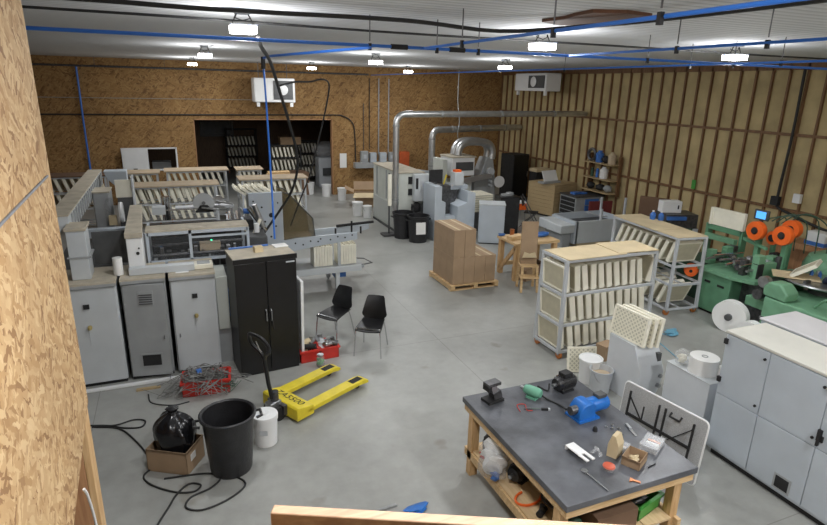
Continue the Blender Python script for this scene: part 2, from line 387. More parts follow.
# ------------------------------------------------------------------ lamps
def make_lamp():
    t = thing('hanging_lamp', '', 'lamp')
    MB().box(-.13,-.12,.035,.13,.12,.055).build('housing', WHITE, t, bevel=.01)
    MB().box(-.12,-.11,-.025,.12,.11,.035).build('diffuser', LAMPM, t)
    for sx in (-1,1):
        MB().tube([(sx*.11,0,.05),(sx*.05,0,.16)], .006, 6).tube([(sx*.05,0,.16),(sx*.08,.03,.12),(sx*.0,0,.09)], .005, 6).build('hanger_wire', BLACKM, t)
    MB().box(-.07,-.07,.15,.07,.07,.19).build('junction_box', WMET, t)
    return t
lamps = []
names = {(0,0):'bright hanging lamp nearest the strand board partition',(1,0):'bright hanging lamp under the rusty ceiling patch',(2,0):'bright hanging lamp closest to the right hand studs',
 (0,1):'hanging lamp of the middle row in front of the left strand board',(1,1):'hanging lamp of the middle row before the far duct',(2,1):'hanging lamp in front of the wall heater by the back corner',
 (0,2):'small far hanging lamp above the hatch in the back wall',(1,2):'small far hanging lamp over the dark opening',(2,2):'small far hanging lamp beside the back corner',
 (0,-1):'unseen hanging lamp added above the mezzanine',(1,-1):'hanging lamp above the mezzanine beyond the guard rail',(2,-1):'hanging lamp above the floor beside the mezzanine'}
base_lamp = make_lamp(); first = True
for j, y_row in ((0,6.25),(1,12.5),(2,18.7),(-1,.1)):
    for i, x in enumerate((.75,4.25,7.5)):
        xx = x; yy = y_row
        if j == -1 and i == 0: xx, yy = 1.0, 1.7  # unseen lamp, set off its row to brighten the near partition
        o = base_lamp if first else copy_tree(base_lamp); first = False
        move(o, (xx, yy, H-.19)); tag(o, names[(i,j)], 'lamp', 'hanging ceiling lamps')
        ld = bpy.data.lights.new('lamp_light', 'AREA'); ld.shape = 'RECTANGLE'; ld.size = .32; ld.size_y = .25; ld.energy = 30 if j >= 0 else (64 if i == 0 else 105); ld.color = (.98,.99,1)
        lo = bpy.data.objects.new('lamp_light', ld); COL.objects.link(lo); lo.location = (xx, yy, H-.225)
        ld = bpy.data.lights.new('lamp_spill', 'POINT'); ld.shadow_soft_size = .14; ld.energy = 37 if j >= 0 else (40 if i == 0 else 62); ld.color = (.98,.99,1)
        lo = bpy.data.objects.new('lamp_spill', ld); COL.objects.link(lo); lo.location = (xx, yy, H-.46)
# faint blue-grey fill light from the world background
w = bpy.data.worlds.new('world'); SC.world = w; w.use_nodes = True
w.node_tree.nodes['Background'].inputs[0].default_value = (.5,.55,.6,1); w.node_tree.nodes['Background'].inputs[1].default_value = .03

# ------------------------------------------------------------------ pipes and cables on the ceiling
def pipe(name, pts, r, m, label, cat, clips=()):
    t = thing(name, label, cat)
    MB().tube(pts, r, 10).build('pipe', m, t)
    for c in clips:
        MB().box(c[0]-.014,c[1]-.014,c[2]-.045,c[0]+.014,c[1]+.014,c[2]+.022).build('clamp', BLACKM, t)
        MB().tube([(c[0],c[1],c[2]+.04),(c[0],c[1],H)], .006, 6).build('hanger_rod', DARKST, t)
    return t
pm = pipe('air_pipe', [(-5,5.9,4.4),(9.9,5.95,4.4)], .017, BLUEPIPE, 'long blue air pipe running across the ceiling past three lamps', 'pipe', [(1.95,5.92,4.4),(2.7,5.92,4.4),(3.2,5.92,4.4),(5.6,5.92,4.4),(7.1,5.92,4.4)])
for x in (2.28, 2.95): MB().cyl((x-.1,5.92,4.4),(x+.08,5.92,4.4),.026).build('coupling', BLACKM, pm)
pipe('air_pipe', [(2.55,5.9,4.4),(2.5,-3,4.4)], .013, BLUEPIPE, 'blue air pipe rising to the top edge past the rusty ceiling patch', 'pipe', [(2.53,3.6,4.4),(2.51,2.6,4.4),(2.53,5.0,4.4)])
pipe('air_pipe', [(4.4,5.9,4.4),(4.42,-3,4.4)], .013, BLUEPIPE, 'middle blue air pipe running towards the upper right over the bright lamp', 'pipe', [(4.4,4.3,4.4),(4.41,3.4,4.4)])
pipe('air_pipe', [(6.9,20.8,4.4),(7.1,-3,4.4)], .014, BLUEPIPE, 'blue air pipe running from the back wall along the studded side', 'pipe', [(7.0,9.5,4.4),(7.05,6.6,4.4),(7.05,5.2,4.4)])
pipe('air_pipe', [(XL+.1,21.1,4.42),(6.9,21.1,4.42)], .03, DARKST, 'dark pipe running along the top of the back wall', 'pipe', [(-2.,21.1,4.42),(0.,21.1,4.42),(5.,21.1,4.42)])
pipe('air_pipe', [(1.95,5.9,4.38),(1.3,8.3,4.36),(1.26,8.5,4.34)], .016, BLUEPIPE, 'short blue branch pipe slanting from the long pipe to the hose drop', 'pipe')
tag(MB().tube(smooth_path([(1.26,8.50,4.34),(1.29,8.60,3.65),(1.31,8.65,2.78),(1.28,8.4,1.80)]), .014).build('air_hose', BLUEPIPE), 'blue air hose dropping straight down to the black wardrobe', 'hose')
MBh = MB().cyl((1.26,8.5,4.2),(1.26,8.5,4.36),.03)
h_ = MBh.build('hose_reel_valve', BLACKM); tag(h_, 'black valve at the top of the blue air hose', 'valve')
tag(MB().tube([(-2.52,21.2,4.4),(-2.53,21.2,2.8),(-2.52,21.2,.02)], .03).build('air_hose', BLUEPIPE), 'blue pipe dropping down the back wall beside the partition', 'pipe')
tag(MB().tube(smooth_path([(-4,5.75,4.64),(-.71,5.63,4.62),(.4,5.55,4.6),(2.07,5.39,4.6),(3.25,5.56,4.58),(3.81,4.69,4.6),(3.95,3.6,4.6),(4.1,1.5,4.62)]), .02).build('ceiling_cable', RUBBER), 'thick black cable sagging under the ceiling, bending at the rusty patch', 'cable')
tag(MB().tube(smooth_path([(-4,6.6,4.64),(-1.14,6.54,4.62),(.46,6.39,4.6),(2.55,6.63,4.6),(5.69,6.61,4.6),(8.4,6.7,4.6),(11.6,6.8,4.62)]), .013).build('ceiling_cable', RUBBER), 'thinner black cable running across the ceiling behind the thick one', 'cable')
# black drop cables
tag(MB().tube(smooth_path([(.91,6.40,4.45),(1.00,6.80,4.38),(1.18,7.40,4.26),(1.41,8.20,3.93),(1.64,8.90,3.52),(1.84,9.40,3.03),(1.91,9.70,2.63),(1.85,10.00,2.21),(1.65,10.20,1.82),(1.39,10.30,1.43)]), .022).build('drop_cable', RUBBER), 'thick black power cable looping down from the lamp to the machine', 'cable')
tag(MB().tube(smooth_path([(1.40,8.20,3.98),(1.69,8.50,4.04),(1.97,8.80,4.05),(2.20,9.00,4.09),(2.38,9.30,4.03),(2.41,9.50,3.81),(2.38,9.80,3.36),(2.31,10.00,2.92),(2.23,10.20,2.46),(2.08,10.40,1.98),(1.91,10.50,1.49)]), .013).build('drop_cable', RUBBER), 'thin black cable arching sideways then down past the smoked guard', 'cable')

# ------------------------------------------------------------------ back wall fittings
def heater(label, loc, rz, w=1.35, hgt=.78, d=.7):
    t = thing('unit_heater', label, 'heater', loc, rz)
    MB().box(-w/2,0,0,w/2,d,hgt).build('housing', WHITE, t, bevel=.03)
    MB().box(-.05,-.03,.1,w/2-.08,.02,hgt-.08).build('grille', DGREY, t)
    m_ = Matrix.Translation((.26,-.04,hgt*.52)) @ Matrix.Rotation(R(90),4,'X')
    f = MB().lathe([(.16,-.01),(.17,0),(.12,.02),(0.001,.03)], 20, m_).build('fan_hub', WHITE, t)
    for s in (-1,1): MB().box(s*(w/2-.12)-.05,.05,-.14,s*(w/2-.12)+.05,.12,.02).build('foot', WHITE, t)
    for s in (-1,1): MB().tube([(s*w*.35,d/2,hgt),(s*w*.35,d/2,H-loc[2])], .012, 6).build('hanger_rod', DARKST, t)
    return t
heater('white unit heater with round fan hung over the dark opening', (3.35,20.3,3.42), 0)
heater('white unit heater hung in the back corner by the studs', (11.55,17.55,3.98), -90, 1.9, .58, .6)
tag(MB().tube([(XL,21.28,3.47),(3,21.28,3.47)], .008).build('wall_cable', CABLEG), 'thin pale cable strung along the back wall', 'cable')
tag(MB().tube(smooth_path([(XL,21.26,2.96),(-3.7,21.26,2.96),(1,21.26,2.96),(5.3,21.26,2.97),(5.95,21.26,2.93),(6.3,21.26,2.7),(6.4,21.26,2.3),(6.43,21.26,1.25)],10), .022).build('wall_conduit', RUBBER), 'black conduit along the back wall curving down to the switch boxes', 'conduit')
for x, z0, mm, lab in ((6.75,1.7,DARKST,'dark conduit rising from the switch boxes on the back wall'),(7.35,1.5,GREY,'first tall grey conduit beside the switch boxes'),(7.75,1.5,GREY,'second tall grey conduit beside the switch boxes'),(6.98,1.7,BLACKM,'thin black wire above the switch boxes')):
    tag(MB().tube([(x,21.25,z0),(x,21.25,4.3 if x>6.8 else 3.4)], .022 if mm is GREY else .014).build('wall_conduit', mm), lab, 'conduit')
for i, (x, ww, hh, mm, lab) in enumerate(((6.75,.28,.42,GREY,'dark grey switch box, first on the back wall shelf'),(7.1,.24,.36,BGREY,'pale grey switch box, second on the back wall shelf'),(7.5,.26,.36,BGREY,'grey blue switch box, third on the back wall shelf'),(7.85,.22,.36,GREY,'small grey switch box, fourth on the back wall shelf'))):
    t = thing('switch_box', lab, 'switch box', (x,21.29,1.222), 0, 'switch boxes on the back wall')
    MB().box(-ww/2,-.2,0,ww/2,0,hh).build('housing', mm, t, bevel=.01); MB().box(-.06,-.22,hh*.35,.06,-.2,hh*.7).build('cover_plate', WMET, t); MB().box(ww/2,-.14,hh*.4,ww/2+.04,-.1,hh*.75).build('lever', DGREY, t)
tag(MB().box(6.35,21.0,1.02,7.95,21.3,1.22).build('cable_tray', GREY), 'grey trough under the switch boxes on the back wall', 'cable tray')
tag(MB().box(5.82,21.28,1.02,6.08,21.3,1.56).build('notice_sheet', PAPER), 'white paper notice beside the dark opening', 'notice')
tag(MB().box(8.12,20.95,1.05,8.52,21.3,1.6).build('control_box', mat('red_orange_enamel',(.5,.10,.03),.45)), 'orange red control box on the back wall behind the tall machine', 'box')
# hatch contents
ht = thing('hatch_flap', 'white open flap of the hatch in the back wall', 'hatch', (-1.55,21.1,1.1))
MB().box(0,-.05,0,.78,0,.78).build('panel', WHITE, ht); MB().box(.3,-.08,.1,.42,-.05,.14).build('handle', DGREY, ht)
sv = MB().box(-.7,22.0,0,-.1,22.5,1.32); tag(sv.build('storage_box', GREY), 'grey box standing behind the hatch', 'box')
tag(MB().box(-.16,21.28,1.18,-.1,21.3,1.2).build('switch_plate', WHITE), 'tiny white outlet plate beside the hatch', 'outlet') if False else None

# ------------------------------------------------------------------ trays and trolleys
def tray_mesh(name, d, h, th, m, parent=None, rim=True):
    """moulded tray standing on its long edge: flush slab with a raised rim; thickness on x"""
    o = MB().box(-th*.40,-d/2+.02,.02,th*.40,d/2-.02,h-.02).build(name, CREAMD, parent)
    f = MB()
    f.box(-th/2,-d/2,0,th/2,-d/2+.03,h); f.box(-th/2,d/2-.03,0,th/2,d/2,h); f.box(-th/2,-d/2+.03,0,th/2,d/2-.03,.025); f.box(-th/2,-d/2+.03,h-.025,th/2,d/2-.03,h)
    f.build('rim', m, o)
    return o
def make_trolley(t, Lx, Dy, tiers, top, pw=.048, wheels=True, M_=None):
    M_ = M_ or WMET
    sx = .03
    for x in (-1,1):
        for y in (-1,1):
            MB().bar((x*(Lx/2-pw/2),y*(Dy/2-pw/2),.11),(x*(Lx/2-pw/2)*.985,y*(Dy/2-pw/2)*.93,top), pw, pw).build('post', M_, t)
            if wheels:
                c = (x*(Lx/2-.06), y*(Dy/2-.05))
                w_ = MB().cyl((c[0]-.02,c[1],.06),(c[0]+.02,c[1],.06),.06).build('caster', CASTER, t)
                MB().box(c[0]-.028,c[1]-.025,.06,c[0]+.028,c[1]+.025,.115).build('caster_fork', STEEL, w_)
    for z in tiers:
        k = 1-.05*z/top
        f = MB()
        for y in (-1,1): f.bar((-Lx/2+.02,y*(Dy/2-.02)*k,z),(Lx/2-.02,y*(Dy/2-.02)*k,z), .03, .04)
        for x in (-1,1): f.bar((x*(Lx/2-.02),-Dy/2*k+.02,z),(x*(Lx/2-.02),Dy/2*k-.02,z), .03, .04)
        f.bar((-Lx/2+.02,0,z-.01),(Lx/2-.02,0,z-.01),.03,.02)
        f.build('tier_frame', M_, t)
    f = MB()
    for y in (-1,1): f.bar((-Lx/2+.02,y*(Dy/2-.02)*.93,top-.02),(Lx/2-.02,y*(Dy/2-.02)*.93,top-.02), .03, .04)
    for x in (-1,1): f.bar((x*(Lx/2-.03),-Dy/2*.93,top-.02),(x*(Lx/2-.03),Dy/2*.93,top-.02), .03, .04)
    f.build('top_frame', M_, t)
    return t
TRAY = {}
def fill(org, rz, tiers, d, h, th, what, group, plan, cast=(0,0)):
    """plan: per tier a list of (local x, tilt deg); trays stand in world space on the tier"""
    Rz = Matrix.Rotation(R(rz),4,'Z'); key = (d,h,th); tot = 0
    tn = ['bottom','middle','top'] if len(tiers) == 3 else ['lower','upper']
    for zi, z in enumerate(tiers):
        row = plan[zi]
        for k, (x, tilt) in enumerate(row):
            if key not in TRAY: o = TRAY[key] = tray_mesh('slotted_tray', d, h, th, CREAM)
            else: o = copy_tree(TRAY[key])
            p = Matrix.Translation(org) @ Rz @ Vector((x, 0, z+.026+abs(math.sin(R(tilt)))*th/2))
            o.matrix_world = Matrix.Translation(p) @ Rz @ Matrix.Rotation(R(tilt),4,'Y')
            tag(o, 'cream slotted tray, %s along the %s tier of %s' % (ORD[k], tn[zi], what), 'tray', group)
# front trolley
T1 = (6.12,6.92,0); T1tiers = (.12,.56,1.05); 
t = make_trolley(thing('tray_trolley', 'white steel tray trolley, nearest of two, left of the cream hopper trays', 'trolley', T1), 1.80, .68, T1tiers, 1.6)
def row(x0, x1, n, tilt, j=2): return [(x0+(x1-x0)*k/(n-1), tilt+random.uniform(-j,j)) for k in range(n)]
r1 = [[(-.80,-6)]+row(-.62,.74,10,-9), [(-.80,-6)]+row(-.62,.74,10,-9), [(-.80,-6)]+row(-.60,.62,9,-9)+[(.78,16)]]
fill(T1, 0, T1tiers, .56, .41, .095, 'the nearest white trolley', 'trays on the nearest white trolley', r1)
cs = MB().box(-.86,-.31,0,.25,.31,.012).build('cardboard_sheet', CARDTOP); move(cs,(T1[0],T1[1],1.602),1); tag(cs,'larger buff board lying on the nearest white trolley','board','boards on the nearest white trolley')
cs = MB().box(-.36,-.30,0,.40,.31,.010).build('cardboard_sheet', CARDTOP); move(cs,(T1[0]+.5,T1[1],1.615),-4); tag(cs,'smaller buff board overlapping at the end of the nearest white trolley','board','boards on the nearest white trolley')
b_ = MB().box(-.13,-.1,0,.13,.1,.24).build('carton', CARD); move(b_,(6.0,6.40,0),10)
b_.location.z = .0; tag(b_,'small brown carton behind the white buckets on the floor','carton')
# second trolley
T2 = (8.72,8.34,0); rz2 = 84; T2tiers = (.12,.60,.96)
t = make_trolley(thing('tray_trolley', 'white steel tray trolley beside the green machine', 'trolley', T2, rz2), 1.95, .72, T2tiers, 1.5)
r2 = [[(-.62,-24),(-.40,-26),(-.18,-26),(.04,-26),(.3,-26),(.52,-26),(.74,-26)], [(.05,-44),(.5,-44)], [(-.72,-20)]+row(-.50,.84,8,-24)]
fill(T2, rz2, T2tiers, .60, .42, .075, 'the trolley beside the green machine', 'trays on the trolley beside the green machine', r2)
cs = MB().box(-.36,-.34,0,1.0,.34,.014).build('cardboard_sheet', CARDTOP); move(cs,(T2[0],T2[1],1.502),rz2-1); tag(cs,'long buff board on the trolley beside the green machine','board','boards on the trolley beside the green machine')
cs = MB().box(-.95,-.33,0,-.38,.33,.012).build('cardboard_sheet', CARDTOP); move(cs,(T2[0],T2[1],1.502),rz2); tag(cs,'short buff board at the near end of the trolley beside the green machine','board','boards on the trolley beside the green machine')
sp_ = thing('orange_spool', 'orange spool lying in the middle tier of the trolley beside the green machine', 'spool', (9.02,7.66,.757), -50)
m_ = Matrix.Rotation(R(90),4,'X'); MB().lathe([(.13,-.05),(.13,-.03),(.06,-.02),(.06,.05),(.11,.06),(.11,.08)],22,m_).build('flanges', ORANGE, sp_); MB().lathe([(.03,-.055),(.03,.085)],14,m_).build('core', BLACKM, sp_)
for dx, dy in ((0,0),(.12,-.05),(.02,.16)):
    pass
for i,(x,y) in enumerate(((9.0,8.78),(9.1,8.66))):
    b_ = thing('blue_bottle', 'blue bottle on the trolley board, %s of the pair' % ('first','second')[i], 'bottle', (x,y,1.518), 0, 'blue bottles on the trolley board')
    MB().lathe([(.05,0),(.055,.02),(.055,.11),(.025,.15),(.02,.16)]).build('body', BLUEDK, b_); MB().lathe([(.022,.16),(.022,.185)],14).build('cap', WHITE, b_)

# rows of trolleys behind the bookbinding line
def back_trolley(x0, x1, y, label, what, rz=0, sheet=None, n=9, dy=.7, top=1.5, M_=None, tilt=-15, legs=True):
    L_ = x1-x0; org = ((x0+x1)/2, y, 0)
    t = make_trolley(thing('tray_trolley', label, 'trolley', org, rz), L_, dy, (.18,.62,1.06), top, M_=M_, wheels=True)
    tiers = (.62,1.06)
    fill(org, rz, tiers, .54, .38, .075, what, 'trays on '+what, [row(-L_/2+.14, L_/2-.16, n, tilt) for _ in tiers])
    if sheet:
        o = MB().box(-L_/2-.05,-dy/2-.03,0,L_/2+.05,dy/2+.03,.03).build('cardboard_sheet', sheet); move(o,(org[0],org[1],top+.003),rz); tag(o,'dusty kraft sheet lying on '+what,'board')
    return t
back_trolley(-1.05,.98,15.8,'pale tray trolley behind the guarded machine section','the trolley behind the guarded machine',sheet=CARDLT,n=11)
back_trolley(1.62,3.40,16.35,'white open tray trolley behind the smoked guard','the trolley behind the smoked guard',sheet=CARDLT,n=10,M_=WMET)
back_trolley(-1.35,-.45,18.2,'far tray trolley below the hatch','the far trolley below the hatch',sheet=CARDLT,n=5)
back_trolley(-.25,1.45,18.4,'far tray trolley beside the dark opening','the far trolley beside the opening',sheet=CARDLT,n=9)
back_trolley(1.75,2.45,18.3,'short far tray trolley in front of the dark opening','the short far trolley',sheet=CARDLT,n=4)
back_trolley(-3.6,-1.75,18.0,'far tray trolley beyond the duct by the partition','the far trolley beyond the duct',sheet=BROWNB,n=9)
for i in range(4):
    b_ = MB().box(-.33,-.09,0,.33,.09,.06).build('lumber_offcut', PINE); move(b_,(2.92+.02*i,17.95+.2*(i%2)-(.1 if i<2 else 0),1.3+.061*(i//2)),2*i); 
    tag(b_,'pine offcut, %s in the short stack before the dark opening' % ORD[i],'timber','pine offcuts')
b_ = MB().box(-.42,-.3,0,.42,.3,1.29).build('carton', CARDLT); move(b_,(2.96,18.05,0)); tag(b_,'tall buff carton carrying pine offcuts before the opening','carton')

# store room beyond the opening
def dark_rack(x, y, label, what, rz=0, L_=1.2, n=6, top=1.75):
    t = make_trolley(thing('tray_rack', label, 'rack', (x,y,0), rz), L_, .6, (.25,.75,1.25), top, M_=BLACKM)
    fill((x,y,0), rz, (.25,.75,1.25), .5, .38, .07, what, 'trays on '+what, [row(-L_/2+.14,L_/2-.14,n,-12) for _ in range(3)])
dark_rack(4.1,23.2,'black tray rack in the store seen through the opening','the black store rack',0,1.2,7)
dark_rack(5.3,24.6,'black tray rack deeper in the store','the deeper store rack',0,.95,6)
dark_rack(3.0,28.3,'black tray rack at the far end of the store','the farthest store rack',0,1.4,8,2.0)
b_ = MB().box(-.4,-.28,0,.4,.28,.28).build('carton', CARD); move(b_,(4.3,23.2,1.76)); tag(b_,'brown carton on top of the black store rack','carton')
b_ = MB().box(-.5,-.4,0,.5,.4,.85).build('carton', BROWNB); move(b_,(4.15,21.9,0),5); tag(b_,'large dark brown carton standing in the opening','carton')
wv = thing('framed_board', 'dark square framed panel on the store wall', 'panel', (2.0,28.98,1.6)); MB().box(-.75,-.06,0,.75,0,1.1).build('frame', BLACK, wv); MB().box(-.62,-.07,.12,.62,-.06,.98).build('pane', DGREY, wv)
mc = thing('wrapped_machine', 'pale covered machine standing in the store by the jamb', 'machine', (5.75,23.3,0))
MB().box(-.35,-.35,0,.35,.35,1.2).build('body', WMET, mc, bevel=.05); MB().blob((0,0,1.5),(.5,.4,.32),3).build('cover', CLEAR, mc); MB().box(-.2,-.4,.5,.2,-.35,.8).build('panel', DGREY, mc)

# ------------------------------------------------------------------ left: control cabinets
def cabinet(label, x0, x1, y0, y1, h, m, kind, swing=0):
    t = thing('control_cabinet', label, 'cabinet', ((x0+x1)/2,(y0+y1)/2,0), 0, 'control cabinets'); w_ = (x1-x0)/2; d_ = (y1-y0)/2
    MB().box(-w_+.01,-d_+.03,0,w_-.01,d_,.04).build('plinth', BLACKM, t)
    MB().box(-w_,-d_+.03,.04,w_,d_,h).build('body', m, t, bevel=.006)
    MB().box(-w_-.005,-d_-.02,h,w_+.005,d_,h+.03).build('top', DUSTY, t)
    MB().box(-w_,-d_-.022,h-.035,w_,-d_+.03,h+.005).build('top_lip', GREY, t)
    dr_ = bpy.data.objects.new('door', None)
    d = MB().box(0,-.025,.05,2*w_-.03,.0,h-.05).build('door', m, t, bevel=.006); d.location = (-w_+.015,-d_+.028,0); d.rotation_euler = (0,0,R(swing))
    W = 2*w_-.03
    if kind == 'lock':
        MB().box(W*.46,-.045,h*.78,W*.46+.07,-.025,h*.78+.06).build('meter', BLACKM, d)
        k = MB().cyl((W*.52,-.03,h*.60),(W*.52,-.06,h*.60),.028); k.box(W*.52-.012,-.085,h*.60-.02,W*.52+.012,-.06,h*.60+.02); k.build('rotary_knob', mat('dull_yellow_knob',(.42,.34,.14),.5), d)
        k = MB().box(W*.52-.02,-.032,h*.42,W*.52-.012,-.027,h*.58); k.build('key_tag', WMET, d)
        MB().tube([(.06,-.03,h*.40),(.06,-.05,h*.40),(.06,-.05,h*.43),(.06,-.03,h*.43)], .007, 6).build('handle', CHROME, d)
    else:
        v = MB().box(W*.36,-.033,h*.76,W*.72,-.025,h*.90).build('vent', GREY, d)
        s_ = MB()
        for q in range(5): s_.box(W*.38,-.038,h*.77+q*.032,W*.70,-.03,h*.77+q*.032+.016)
        s_.build('slat', DGREY, v)
        v = MB().box(W*.26,-.033,h*.13,W*.80,-.025,h*.27).build('filter_frame', GREY, d); MB().box(W*.30,-.036,h*.145,W*.76,-.032,h*.255).build('filter', BLACKM, v)
        MB().tube([(W*.9,-.03,h*.42),(W*.9,-.05,h*.42),(W*.9,-.05,h*.45),(W*.9,-.03,h*.45)], .007, 6).build('handle', CHROME, d)
    return t
cabinet('light grey control cabinet half hidden behind the strand board partition', -1.62,-.86, 8.08,8.8, 1.45, LGREY, 'lock')
cabinet('darker grey vented control cabinet between the two light ones', -.81,-.26, 8.10,8.8, 1.45, GREY, 'vent', -10)
cabinet('light grey control cabinet next to the black wardrobe', -.21,.38, 8.07,8.8, 1.45, LGREY, 'lock')
tag(MB().box(-1.7,7.93,0,-.2,7.99,.025).build('floor_strip', WHITE), 'white strip on the floor before the control cabinets', 'strip')
tag(MB().box(-.75,7.74,0,-.45,7.80,.02).build('floor_batten', CRATEW), 'short wooden batten lying before the white floor strip', 'timber')
sc_ = thing('side_console', 'narrow cream box cabinet between control cabinet and wardrobe', 'cabinet', (.47,8.5,0)); MB().box(-.08,-.3,.55,.08,.3,1.36).build('body', GREENGREY, sc_, bevel=.01); MB().box(-.09,-.25,0,.1,.3,.55).build('plinth', GREY, sc_); MB().box(.08,-.2,.7,.1,.2,1.1).build('terminal_strip', BLUEDK, sc_)

# ------------------------------------------------------------------ bookbinding line behind the cabinets
bl = thing('bookbinding_machine', 'long grey bookbinding machine with duct and windowed guard behind the cabinets', 'machine', (-.4,9.8,0))
def B(mb, name, m, par=bl, **k):
    o = mb.build(name, m, None, **k); o.parent = par
    if par is bl: o.location = (.4,-9.8,0)
    return o
B(MB().box(-2.2,8.82,0,1.12,10.4,1.30), 'bed', DGREY)
B(MB().box(-2.0,10.4,0,1.0,12.6,1.0), 'rear_bed', DGREY)
c1 = B(MB().box(-1.37,8.25,1.483,-1.15,8.6,2.14), 'column', LGREY, bevel=.006); B(MB().box(-1.385,8.235,2.14,-1.135,8.65,2.18), 'column_cap', DUSTY, bevel=.004)
B(MB().box(-1.385,8.235,1.78,-1.115,8.61,1.80), 'column_band', GREY)
c2 = B(MB().box(-.70,8.38,1.483,-.50,8.72,1.97), 'column', WHITE, bevel=.01)
MB().cyl((-.57,8.385,1.75),(-.57,8.372,1.75),.022).cyl((-.55,8.385,1.82),(-.55,8.372,1.82),.012).build('socket', BLACKM, c2)
B(MB().prism([(-.71,8.36),(-.49,8.36),(-.56,10.4),(-.74,10.4)],'z',1.97,2.04), 'column_arm', DUSTY, bevel=.004)
B(MB().box(-1.58,8.55,2.08,-1.36,13.0,2.28), 'duct', LGREY); B(MB().box(-1.59,8.54,2.28,-1.35,13.0,2.30), 'duct_top', DUSTY)
for q in range(18): B(MB().box(-1.36,8.8+q*.23,2.04,-1.34,8.8+q*.23+.11,2.26), 'duct_clip', GREY)
B(MB().prism([(-1.25,2.36),(-.86,2.36),(-.86,2.0),(-1.0,2.0),(-1.2,2.22)],'y',12.2,12.5), 'duct_hood', BGREY, bevel=.005)
B(MB().box(-1.0,12.2,1.0,-.9,12.4,2.1), 'duct_leg', GREY)
B(MB().box(-1.34,11.0,1.0,-1.08,11.5,2.16), 'motor_box', GREY, bevel=.02); B(MB().box(-1.36,10.98,2.16,-1.07,11.5,2.18), 'motor_box_top', DUSTY)
B(MB().blob((-1.08,10.9,1.95),(.09,.12,.14),5,.05), 'dust_bag', POLYC); B(MB().box(-1.12,10.85,1.62,-1.0,10.95,1.78), 'bracket', CARDTOP)
B(MB().box(-.96,11.0,1.0,-.73,11.5,2.06), 'glue_tank', DGREY); B(MB().prism([(-.98,2.06),(-.72,2.06),(-.72,2.36),(-.98,2.36)],'y',11.05,11.1), 'glue_tank_guard', CREAM)
B(MB().box(-.72,10.98,1.5,-.70,11.4,2.4), 'guard_edge', WMET)
m_ = Matrix.Translation((-.91,10.85,1.84)) @ Matrix.Rotation(R(88),4,'Y'); B(MB().lathe([(.02,-.03),(.17,-.03),(.18,0),(.17,.03),(.02,.03)],26,m_), 'hand_wheel', WHITE)
B(MB().box(-1.4,10.4,1.52,-.70,10.55,1.66), 'cross_beam', BGREY); B(MB().box(-1.16,8.85,1.5,-.72,8.9,1.97), 'guard_sheet', DGREY)
B(MB().cyl((-.83,8.35,1.483),(-.83,8.35,1.72),.06), 'paper_roll', PAPER)
B(MB().box(-.70,8.22,1.483,.13,8.35,1.58), 'label_box', LGREY, bevel=.008)
pr_ = B(MB().box(.13,8.25,1.483,.38,8.45,1.55), 'small_box', CREAM, bevel=.008); MB().box(.17,8.28,1.55,.34,8.42,1.56).build('lid_slot', GREY, pr_)
B(MB().box(-.12,8.16,1.483,.05,8.3,1.485), 'document', PAPER)
# guard frame and insides
gf = MB()
for x in (-.46,.12,.95): gf.bar((x,8.88,1.44),(x,8.88,1.9),.04,.04)
for z in (1.46,1.88): gf.bar((-.46,8.88,z),(.95,8.88,z),.04,.04)
gf.bar((.12,8.88,1.80),(.95,8.88,1.80),.03,.03)
for y in (9.6,): 
    for x in (-.46,.95): gf.bar((x,y,1.3),(x,y,1.9),.04,.04); gf.bar((x,8.88,1.88),(x,y,1.88),.03,.03)
g_ = B(gf, 'guard_frame', BGREY); MB().box(-.44,8.885,1.48,.10,8.89,1.86).build('guard_pane', POLYC, g_); MB().box(.14,8.885,1.48,.93,8.89,1.79).build('guard_pane', POLYC, g_)
B(MB().box(-.48,8.9,1.90,.97,9.25,1.93), 'guard_top', DUSTY)
B(MB().box(-.46,9.65,1.3,.95,9.7,1.85), 'back_plate', BLACKM)  # black plate: the shade inside the guard is put into its colour
for i in range(3): B(MB().cyl((-.42,9.0+.2*i,1.52+.1*i),(.9,9.0+.2*i,1.52+.1*i),.025), 'shaft', DARKST)
rnd = random.Random(3)
for i in range(14):
    x = -.38+i*.095; z = 1.36+rnd.uniform(.02,.2); s_ = rnd.uniform(.03,.07)
    B(MB().box(x-s_/2,9.0,1.3,x+s_/2,9.0+s_*2,z+.08), 'gripper_block', rnd.choice((DARKST,STEEL,GREY,BLACKM)))
B(MB().box(.25,9.0,1.5,.55,9.15,1.66), 'counter_unit', CARDLT); 
B(MB().cyl((.42,8.98,1.71),(.42,8.97,1.71),.014), 'indicator_light', GREENLED)
# bits above the guard
m_ = Matrix.Translation((.40,10.2,2.05)) @ Matrix.Rotation(R(80),4,'X'); B(MB().lathe([(.03,-.02),(.17,-.02),(.17,.02),(.03,.02)],26,m_), 'tape_reel', GREY); B(MB().lathe([(.001,-.05),(.03,-.05),(.03,.05),(.001,.05)],14,m_), 'reel_hub', DGREY)
B(MB().prism([(.26,1.9),(.56,1.9),(.46,2.02),(.34,2.02)],'y',10.15,10.25), 'reel_bracket', BLACKM)
B(MB().cyl((-.2,10.6,1.72),(-.2,10.6,2.12),.07), 'chrome_cylinder', CHROME)
B(MB().box(-.05,10.3,1.93,.9,10.5,1.97), 'shelf_plate', WMET); B(MB().box(-.4,10.0,1.93,-.2,10.2,2.05), 'sensor_box', LGREY); B(MB().bar((-.2,10.1,1.98),(.3,10.1,1.98),.02), 'sensor_rod', CHROME)
for i,(x,y,z,a) in enumerate(((.5,10.1,1.97,0),(.62,10.25,1.98,15),(.75,10.3,2.02,-10))): B(MB().cbox((x,y,z),(.28,.06,.02),(0,.2,R(a))), 'ejector_arm', STEEL)
